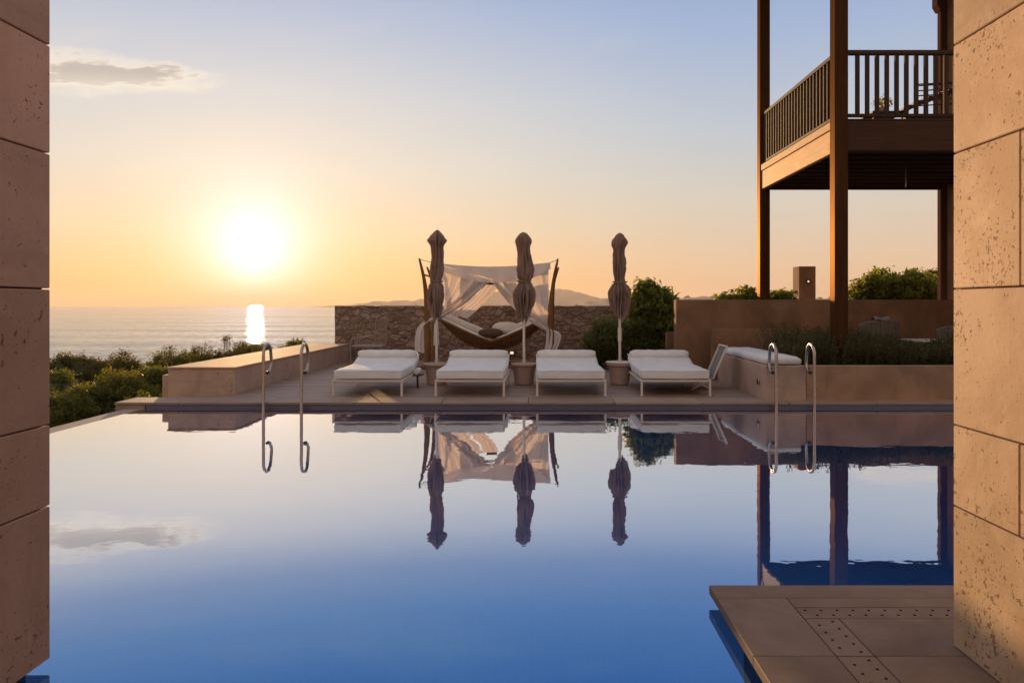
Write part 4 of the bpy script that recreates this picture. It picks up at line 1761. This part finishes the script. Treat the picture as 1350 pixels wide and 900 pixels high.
fc = thing('folding_chair', (2.95, 12.2, DZ), 'low folding chair with a leaning grey mesh back beside the bench', 'chair')
x0, z0, x1, z1 = 2.82, .30, 3.02, .755
b = MB()
for yy in (11.98, 12.46):
    b.bar((x0 - .02, yy, z0 - .05), (x1, yy, z1), .024, .03, .004)
b.bar((x1, 11.966, z1 + .012), (x1, 12.474, z1 + .012), .03, .024, .004)
b.build('back_frame', M['white_metal'], fc)
b = MB()
b.grid(lambda u, v: Vector((x0 + (x1 - x0) * u + .02 * math.sin(math.pi * u), 11.995 + .45 * v, z0 + (z1 - z0) * u)), 10, 10)
b.build('back_mesh', M['mesh'], fc, smooth=True)
b = MB()
b.box(2.44, 2.80, 11.98, 12.46, .27, .295, .006)
b.build('seat', M['mesh'], fc)
for (xa, xb) in ((2.46, 2.78), (2.78, 2.46)):
    for yy in (11.968, 12.472):
        b = MB()
        b.bar((xa, yy, DZ + .003), (xb, yy, .268), .02, .014)
        b.build('leg', M['white_metal'], fc)


def terrace_chair(x0, x1, y0, ztop, label, mat, tilt):
    t = thing('armchair', ((x0 + x1) / 2, y0 + .3, DZ), label, 'chair')
    xm = (x0 + x1) / 2
    b = MB()

    def bk(u, v):
        th = -1 + 2 * u
        x = xm + th * (x1 - x0) / 2
        z = .52 + (ztop - .52) * v
        if v > .85:
            z -= .06 * th ** 4 * (v - .85) / .15
        return Vector((x + tilt * (z - .5), y0 - .10 * (1 - th ** 2) + .02 * math.sin(u * 60) * .3, z + tilt * .35 * th * v))
    b.grid(bk, 40, 16)
    b.grid(lambda u, v: bk(u, v) + Vector((0, .05, 0)), 40, 16)
    b.tube([bk(u, 1) + Vector((0, .025, 0)) for u in np.linspace(0, 1, 21)], .03, 8)
    for u in np.linspace(0.03, .97, 14):
        b.tube([bk(u, v) + Vector((0, -.004, 0)) for v in np.linspace(0, 1, 8)], .009, 5)
    b.build('backrest', mat, t, smooth=True)
    b = MB()
    b.box(x0 + .02, x1 - .02, y0 - .02, y0 + .55, .44, .50, .02, 2)
    b.build('seat', mat, t)
    for sx in (x0 + .05, x1 - .05):
        b = MB()
        b.box(sx - .035, sx + .035, y0 + .0, y0 + .52, .68, .72, .012)
        b.box(sx - .02, sx + .02, y0 + .46, y0 + .50, .502, .678, .008)
        b.build('armrest', mat, t)
        for yy in (y0 + .02, y0 + .5):
            b = MB()
            b.box(sx - .02, sx + .02, yy - .02, yy + .02, DZ, .438, .004)
            b.build('leg', mat, t)
    return t


terrace_chair(PX(1131, 12.95), PX(1184, 12.95), 12.95, PZ(424, 12.95), 'grey woven armchair behind the rosemary, right of the tall post', M['dark_wicker'], .06)
terrace_chair(PX(1234, 12.7), PX(1285, 12.7), 12.7, PZ(431, 12.7), 'grey woven armchair at the table, half hidden by the golden wall', M['dark_wicker'], .03)
cz = PZ(424, 12.95)
sh = thing('folded_throw', (PX(1160, 12.9), 12.9, cz), 'dark cloth draped over the top of the armchair behind the rosemary', 'cloth')
b = MB()
b.grid(lambda u, v: Vector((PX(1152 + 20 * u, 12.9), 12.84 + .2 * v, cz + .03 + .05 * math.sin(math.pi * v) + .012 * math.sin(u * 8))), 16, 8)
b.build('cloth', M['mesh'], sh, smooth=True)
tb = thing('terrace_table', (PX(1230, 12.9), 12.9, DZ), 'round-footed terrace table behind the planter', 'table')
tz = PZ(447.5, 12.9)
b = MB()
b.box(PX(1200, 12.9), PX(1262, 12.9), 12.55, 13.3, tz - .03, tz, .008, 2)
b.build('table_top', M['white_metal'], tb)
b = MB()
xm = PX(1228, 12.9)
b.tube([(xm, 12.92, DZ + .03), (xm, 12.92, tz - .031)], .03, 12)
b.lathe([(.22, DZ + .003), (.22, DZ + .02), (.05, DZ + .04)], 20, xm, 12.92)
b.build('pedestal', M['dark_metal'], tb, smooth=True)

# rolled towel
tw = thing('rolled_towel', P(553.8, 491, 12.2), 'small white rolled towel by the leftmost parasol pot', 'towel')
p = P(553.6, 491, 12.35)
b = MB()
X = loungers[0].location.x + LW
b.tube([(p.x - .03, 12.18, DZ + .27), (p.x - .03, 12.42, DZ + .27)], .048, 18)
b.tube([(p.x - .03, 12.175, DZ + .27), (p.x - .03, 12.17, DZ + .27)], .03, 18)
b.build('towel', M['white_cushion'], tw, smooth=True)
b = MB()
b.box(p.x - .12, p.x + .05, 12.16, 12.44, DZ + .20, DZ + .22, .004)
b.build('shelf', M['dark_metal'], tw)
b = MB()
b.box(p.x - .045, p.x - .015, 12.28, 12.31, DZ + .002, DZ + .198, .004)
b.build('stand', M['dark_metal'], tw)


# ------------------------------------------------------------------ plants
def bush(name, c, lobes, per, ln, wd, mat, label, cat='bush', group=None, seed=0, stems=6, shell=.45, base=None, spread=.9, ztop=None):
    """leafy shrub: lobes are relative to c; stems fan from the base"""
    base = Vector(base) if base is not None else Vector((c[0], c[1], c[2] - max(l[5] for l in lobes) * 1.1))
    t = thing(name, base, label, cat, group)
    L2 = [(c[0] + l[0] - base.x, c[1] + l[1] - base.y, c[2] + l[2] - base.z, l[3], l[4], l[5]) for l in lobes]
    pts, nr = blob_points(L2, per, seed, shell)
    if ztop is not None:
        dzz = ztop - base.z - np.percentile(pts[:, 2], 99.8)
        pts[:, 2] += dzz
        L2 = [(l[0], l[1], l[2] + dzz, l[3], l[4], l[5]) for l in L2]
    leaf_mesh('foliage', pts, nr, ln, wd, mat, t, spread=spread, seed=seed)
    b = MB()
    r = random.Random(seed)
    for k in range(stems):
        l = L2[k % len(L2)]
        e = Vector((l[0] + r.uniform(-.5, .5) * l[3], l[1] + r.uniform(-.5, .5) * l[4], l[2] + .5 * l[5]))
        m_ = e * .5 + Vector((r.uniform(-.1, .1), r.uniform(-.1, .1), 0))
        b.tube([Vector((r.uniform(-.08, .08), 0, -.1)), m_, e], [.03, .02, .008], 6)
    b.bm.verts.ensure_lookup_table()
    me = bpy.data.meshes.new('stem')
    b.bm.to_mesh(me)
    b.bm.free()
    link_mesh('stem', me, M['bark'], t)
    return t


def lumps(n, rx, ry, rz, r, seed):
    q = random.Random(seed)
    out = [(0, 0, -.12 * rz, rx * .72, ry * .72, rz * .72)]
    for k in range(n):
        a = q.uniform(0, 2 * math.pi)
        e = q.uniform(-.25, 1.0)
        out.append((rx * .62 * math.cos(a) * math.cos(e), ry * .62 * math.sin(a) * math.cos(e), rz * .66 * math.sin(e), r * q.uniform(.7, 1.2), r * q.uniform(.7, 1.2), r * q.uniform(.6, 1.0)))
    return out


def bush_at(px, ptop, D, wpx, hgt, mat, label, seed, per=3600, ln=.075, wd=.04, name='bush', group='wild bushes beyond the pool edge', n=9):
    rx = wpx * D / F / 2
    top = PZ(ptop, D)
    c = (PX(px, D), D + rx * .3, top - hgt)
    return bush(name, c, lumps(n, rx, rx, hgt, min(rx, hgt) * .5, seed), per, ln, wd, mat, label, group=group, seed=seed, ztop=top)


bush_at(135, 494, 14.0, 120, 1.0, M['leaf_bush'], 'broad rounded yellow-green bush just past the infinity edge', 11, per=5600, ln=.06, wd=.034)
bush_at(70, 512, 12.6, 90, 1.0, M['leaf_bush'], 'low green bush against the edge of the shaded stone wall', 12, per=5600, ln=.06, wd=.034)
bush_at(196, 484, 15.5, 70, 1.2, M['leaf_dark'], 'dark upright bush close to the end of the low stone wall', 13, per=3600, ln=.06, wd=.034)
bush_at(180, 520, 12.3, 70, .8, M['leaf_dark'], 'shaded bush tucked under the end pier of the coping', 24, per=3600, ln=.06, wd=.034)
bush_at(86, 470, 27, 90, 1.7, M['leaf_olive'], 'olive bush on the skyline next to the shaded stone wall', 14)
bush_at(70, 492, 19, 95, 1.4, M['leaf_dark'], 'dark bush in the middle of the slope beside the shaded wall', 25)
bush_at(130, 474, 29, 70, 1.6, M['leaf_olive'], 'low olive bush in the dip of the skyline', 15)
bush_at(172, 466.5, 25, 85, 1.7, M['leaf_olive'], 'spreading bush on the skyline above the broad round bush', 16)
bush_at(228, 465, 23, 75, 1.6, M['leaf_bush'], 'green bush on the skyline above the corner of the low wall', 17)
bush_at(278, 459, 22, 70, 1.5, M['leaf_olive'], 'olive bush showing above the middle of the low wall', 18)
bush_at(330, 455, 23, 60, 1.5, M['leaf_olive'], 'olive bush under the sun path beyond the low wall', 19)
bush_at(395, 450, 26, 70, 1.4, M['leaf_dark'], 'flat dark bush beyond the far end of the low wall', 20)


# wild stalks against the sea
def stalk(px, py, D, label, seed, spread=.14, h=1.2):
    top = P(px, py, D)
    r = random.Random(seed)
    base = Vector((top.x + r.uniform(-.05, .05), D, top.z - h))
    t = thing('wild_stalk', base, label, 'wild plant', 'wild stalks against the sea')
    b = MB()
    pts, nr = [], []
    for k in range(5):
        e = Vector((top.x + r.uniform(-1, 1) * spread, D + r.uniform(-1, 1) * spread, top.z - r.uniform(0, .14)))
        m_ = base.lerp(e, .6) + Vector((r.uniform(-.03, .03), 0, .06))
        b.tube([base, m_, e], [.010, .007, .004], 5)
        for j in range(26):
            d = Vector((r.gauss(0, 1), r.gauss(0, 1), r.gauss(0, .9)))
            q = e + d * .04 - Vector((0, 0, abs(r.gauss(0, .10))))
            pts.append(q - base)
            nr.append(d.normalized())
        for j in range(26):
            f = r.uniform(.35, 1)
            q = base.lerp(e, f) + Vector((r.gauss(0, .05), r.gauss(0, .05), .03))
            pts.append(q - base)
            nr.append(Vector((0, 0, 1)))
    b.build('stem', M['stalk'], t)
    leaf_mesh('leaves', np.array([list(q) for q in pts]), np.array([list(q) for q in nr]), .055, .024, M['stalk'], t, seed=seed)


for k, (px, py, lab) in enumerate([(222, 455, 'wild leafy stalk on the skyline, leftmost of those against the sea'),
                                   (251, 453.5, 'wild stalk with a loose tuft, second from the left against the sea'),
                                   (268, 454.5, 'small wild stalk between two taller ones against the sea'),
                                   (299, 441, 'tallest thin wild stalk standing alone against the sea'),
                                   (313, 450, 'bushy wild stalk just left of the sun path'),
                                   (326, 450, 'wild stalk standing in the sun path beside the ladder'),
                                   (343, 450, 'wild stalk seen through the curve of the left handrail'),
                                   (398, 448, 'low wild tuft beyond the far end of the low wall')]):
    stalk(px, py, 19.5 + .3 * k, lab, 40 + k, spread=.10 if k == 3 else .16)

# scrub covering the rest of the slope
r = np.random.default_rng(5)
pts, nr = [], []
for k in range(420):
    D = 12 + 70 * r.random() ** 1.8
    px = -160 + 600 * r.random()
    x = PX(px, D)
    if x > -6.1 and D < 19.6:
        continue
    z = ground_h(x, D)
    hgt = min(.9, max(.35, PZ(478 + 20 * r.random(), D) - z)) if D > 18 else .5
    s = .5 + .5 * r.random()
    p_, n_ = blob_points([(x, D, z + hgt * .4, s * 1.1, s * 1.1, hgt * .6)], 480 if D < 30 else 160, 100 + k)
    pts.append(p_)
    nr.append(n_)
for k in range(160):                                                # behind the rubble wall
    D = 19.6 + 60 * r.random() ** 1.5
    x = -4 + 34 * r.random()
    z = ground_h(x, D)
    p_, n_ = blob_points([(x, D, z + .2, .9, .9, .5)], 200, 700 + k)
    pts.append(p_)
    nr.append(n_)
o = leaf_mesh('scrub', np.concatenate(pts), np.concatenate(nr), .13, .075, M['leaf_olive'], seed=9)
tag(o, 'low coastal scrub covering the slope down to the sea', 'scrub', kind='stuff')

# shrubs right of the daybed
c = P(857, 400, 16.2)
bush('bushy_tree', c, [(-.10, 0, .28, .30, .34, .26), (.22, .1, .12, .30, .3, .26), (.40, 0, -.1, .25, .3, .3), (0, 0, -.1, .5, .5, .4), (-.25, 0, -.1, .3, .35, .3), (.1, 0, -.5, .6, .5, .4), (.32, 0, .18, .16, .2, .14), (-.32, 0, .12, .16, .2, .15)],
     1500, .12, .068, M['leaf_tree'], 'leafy dark green tree crown behind the lone parasol', 'tree', seed=31, base=(c[0], c[1] + .1, DZ), shell=.3, spread=.8)
c = P(800, 450, 15.9)
bush('shrub', c, [(0, 0, 0, .5, .45, .55), (-.22, 0, -.2, .35, .3, .45), (.3, 0, -.1, .45, .4, .5), (.7, 0, 0, .45, .4, .5), (.95, .1, -.1, .4, .4, .5)], 3600, .065, .035, M['leaf_dark'],
     'low dense dark shrub at the right end of the rubble wall', seed=32, base=(c[0] + .3, c[1], DZ))
c = P(985, 400, 16.2)
bush('shrub', c, [(-.45, 0, .05, .28, .3, .2), (0, 0, .12, .32, .3, .26), (.45, 0, .05, .3, .3, .2), (.8, 0, 0.08, .25, .3, .25), (0, 0, -.3, .9, .4, .4)], 2000, .11, .058, M['leaf_tree'],
     'bright leafy shrub tips above the tan wall beside the far post', seed=33, base=(c[0], c[1], DZ))
c = P(1180, 392, 18.5)
bush('bushy_tree', c, lumps(10, 1.15, .9, .62, .40, 34) + [(-.75, 0, -.1, .5, .5, .4), (.75, 0, .0, .6, .5, .5), (-.2, 0, .1, .5, .5, .4)], 2200, .11, .062, M['leaf_tree'],
     'broad green tree rising behind the tan wall right of the big post', 'tree', seed=34, base=(c[0], c[1], 0.0))
c = P(1213, 375, 21)
bush('bushy_tree', c, lumps(8, .6, .6, .42, .26, 35) + [(0, 0, -.6, .6, .5, .5)], 2600, .09, .05, M['leaf_dark'],
     'round darker tree top peeping over the broad green tree', 'tree', seed=35, base=(c[0], c[1], -.4))

# far trees on the low ridge
r2 = random.Random(4)
proto = None
far_x = [(868, 391), (893, 392), (905, 390.5), (922, 391.5), (938, 390.5), (955, 392), (1080, 392), (1096, 391)]
for k, (px, py) in enumerate(far_x):
    D = 2590 + 20 * r2.random()
    z = PZ(py, D)
    if proto is None:
        pts, nr = blob_points(lumps(6, 1.0, 1.0, .8, .5, 3), 500, 77)
        proto = thing('distant_tree', (0, 0, 0), '', 'tree', 'tiny round trees far off on the low ridge')
        leaf_mesh('crown', pts, nr, .40, .30, M['leaf_olive'], proto, seed=6)
        b = MB()
        b.tube([(0, 0, -6), (0, 0, -.3)], [.18, .1], 6)
        b.build('trunk', M['bark'], proto)
        tr = proto
    else:
        tr = copy_tree(proto)
    s = r2.uniform(.7, 1.2) * 9
    tr.location = (PX(px, D), D, z - .75 * s)
    tr.scale = (s * 1.3, s, s)
    tr['label'] = 'tiny round tree far off on the low ridge above the tan wall'

# rosemary in the planter
r = np.random.default_rng(21)
pts, nr, tang = [], [], []
hb = thing('rosemary_hedge', (5.4, 11.6, BT - .05), 'dense dark rosemary hedge growing in the planter', 'hedge')
segs = []
nspr = 1900
for k in range(nspr):
    x = 3.72 + 3.3 * r.random() ** .9
    y = 10.92 + 1.7 * r.random()
    px = VX + x / y * F
    top = np.interp(px, [975, 1000, 1020, 1060, 1090, 1130, 1160, 1190, 1205, 1225, 1260], [452, 438, 428, 434, 432, 436, 442, 446, 456, 452, 440])
    hmax = max(.1, PZ(top, y) - (BT - .05))
    f = (.50 + .58 * r.random() ** 1.3) * (.72 + .28 * min(1, (y - 10.9) / .6))
    h = hmax * f
    lean = r.normal(0, .12, 2)
    m_ = int(16 + h * 60)
    tt = r.random(m_) ** .8
    ang = r.random(m_) * 6.283
    px_ = np.stack([x + lean[0] * tt * h * 1.5, y + lean[1] * tt * h * 1.5, BT - .05 + h * tt], 1)
    dirs = np.stack([np.cos(ang) * .9, np.sin(ang) * .9, np.full(m_, .75)], 1)
    segs.append((px_, dirs))
P0 = np.concatenate([s[0] for s in segs])
DR = np.concatenate([s[1] for s in segs])
DR /= np.linalg.norm(DR, axis=1)[:, None]
n = len(P0)
L = (.032 + .018 * r.random(n))[:, None]
sidev = np.cross(DR, r.normal(0, 1, (n, 3)))
sidev /= np.linalg.norm(sidev, axis=1)[:, None]
v = np.empty((n, 4, 3))
v[:, 0] = P0
v[:, 1] = P0 + DR * L * .5 + sidev * .0065
v[:, 2] = P0 + DR * L
v[:, 3] = P0 + DR * L * .5 - sidev * .0065
v -= np.array(world_loc(hb))
me = bpy.data.meshes.new('needles')
me.vertices.add(n * 4)
me.vertices.foreach_set('co', v.reshape(-1))
me.loops.add(n * 4)
me.loops.foreach_set('vertex_index', np.arange(n * 4, dtype=np.int32))
me.polygons.add(n)
me.polygons.foreach_set('loop_start', np.arange(0, n * 4, 4, dtype=np.int32))
me.update()
me.validate()
link_mesh('foliage', me, M['leaf_rosemary'], hb)
rh = random.Random(12)
clumps = [(x - 5.4, 11.55 - 11.6, .12, .45, .5, .22) for x in np.linspace(4.0, 6.6, 7)]
for k in range(16):                                                 # rounded plants along the row
    x, y = 3.85 + 2.55 * k / 15 + rh.uniform(-.08, .08), rh.uniform(11.1, 12.2)
    top = np.interp(VX + x / y * F, [975, 1020, 1060, 1130, 1190, 1205, 1260], [446, 434, 438, 443, 450, 460, 448])
    h = PZ(top, y) - (BT - .05)
    clumps.append((x - 5.4, y - 11.6, h * .62, .20, .22, h * .36))
pts, nr = blob_points(clumps, 2300, 8)
leaf_mesh('inner_foliage', pts, nr, .05, .02, M['leaf_rosemary'], hb, seed=8)
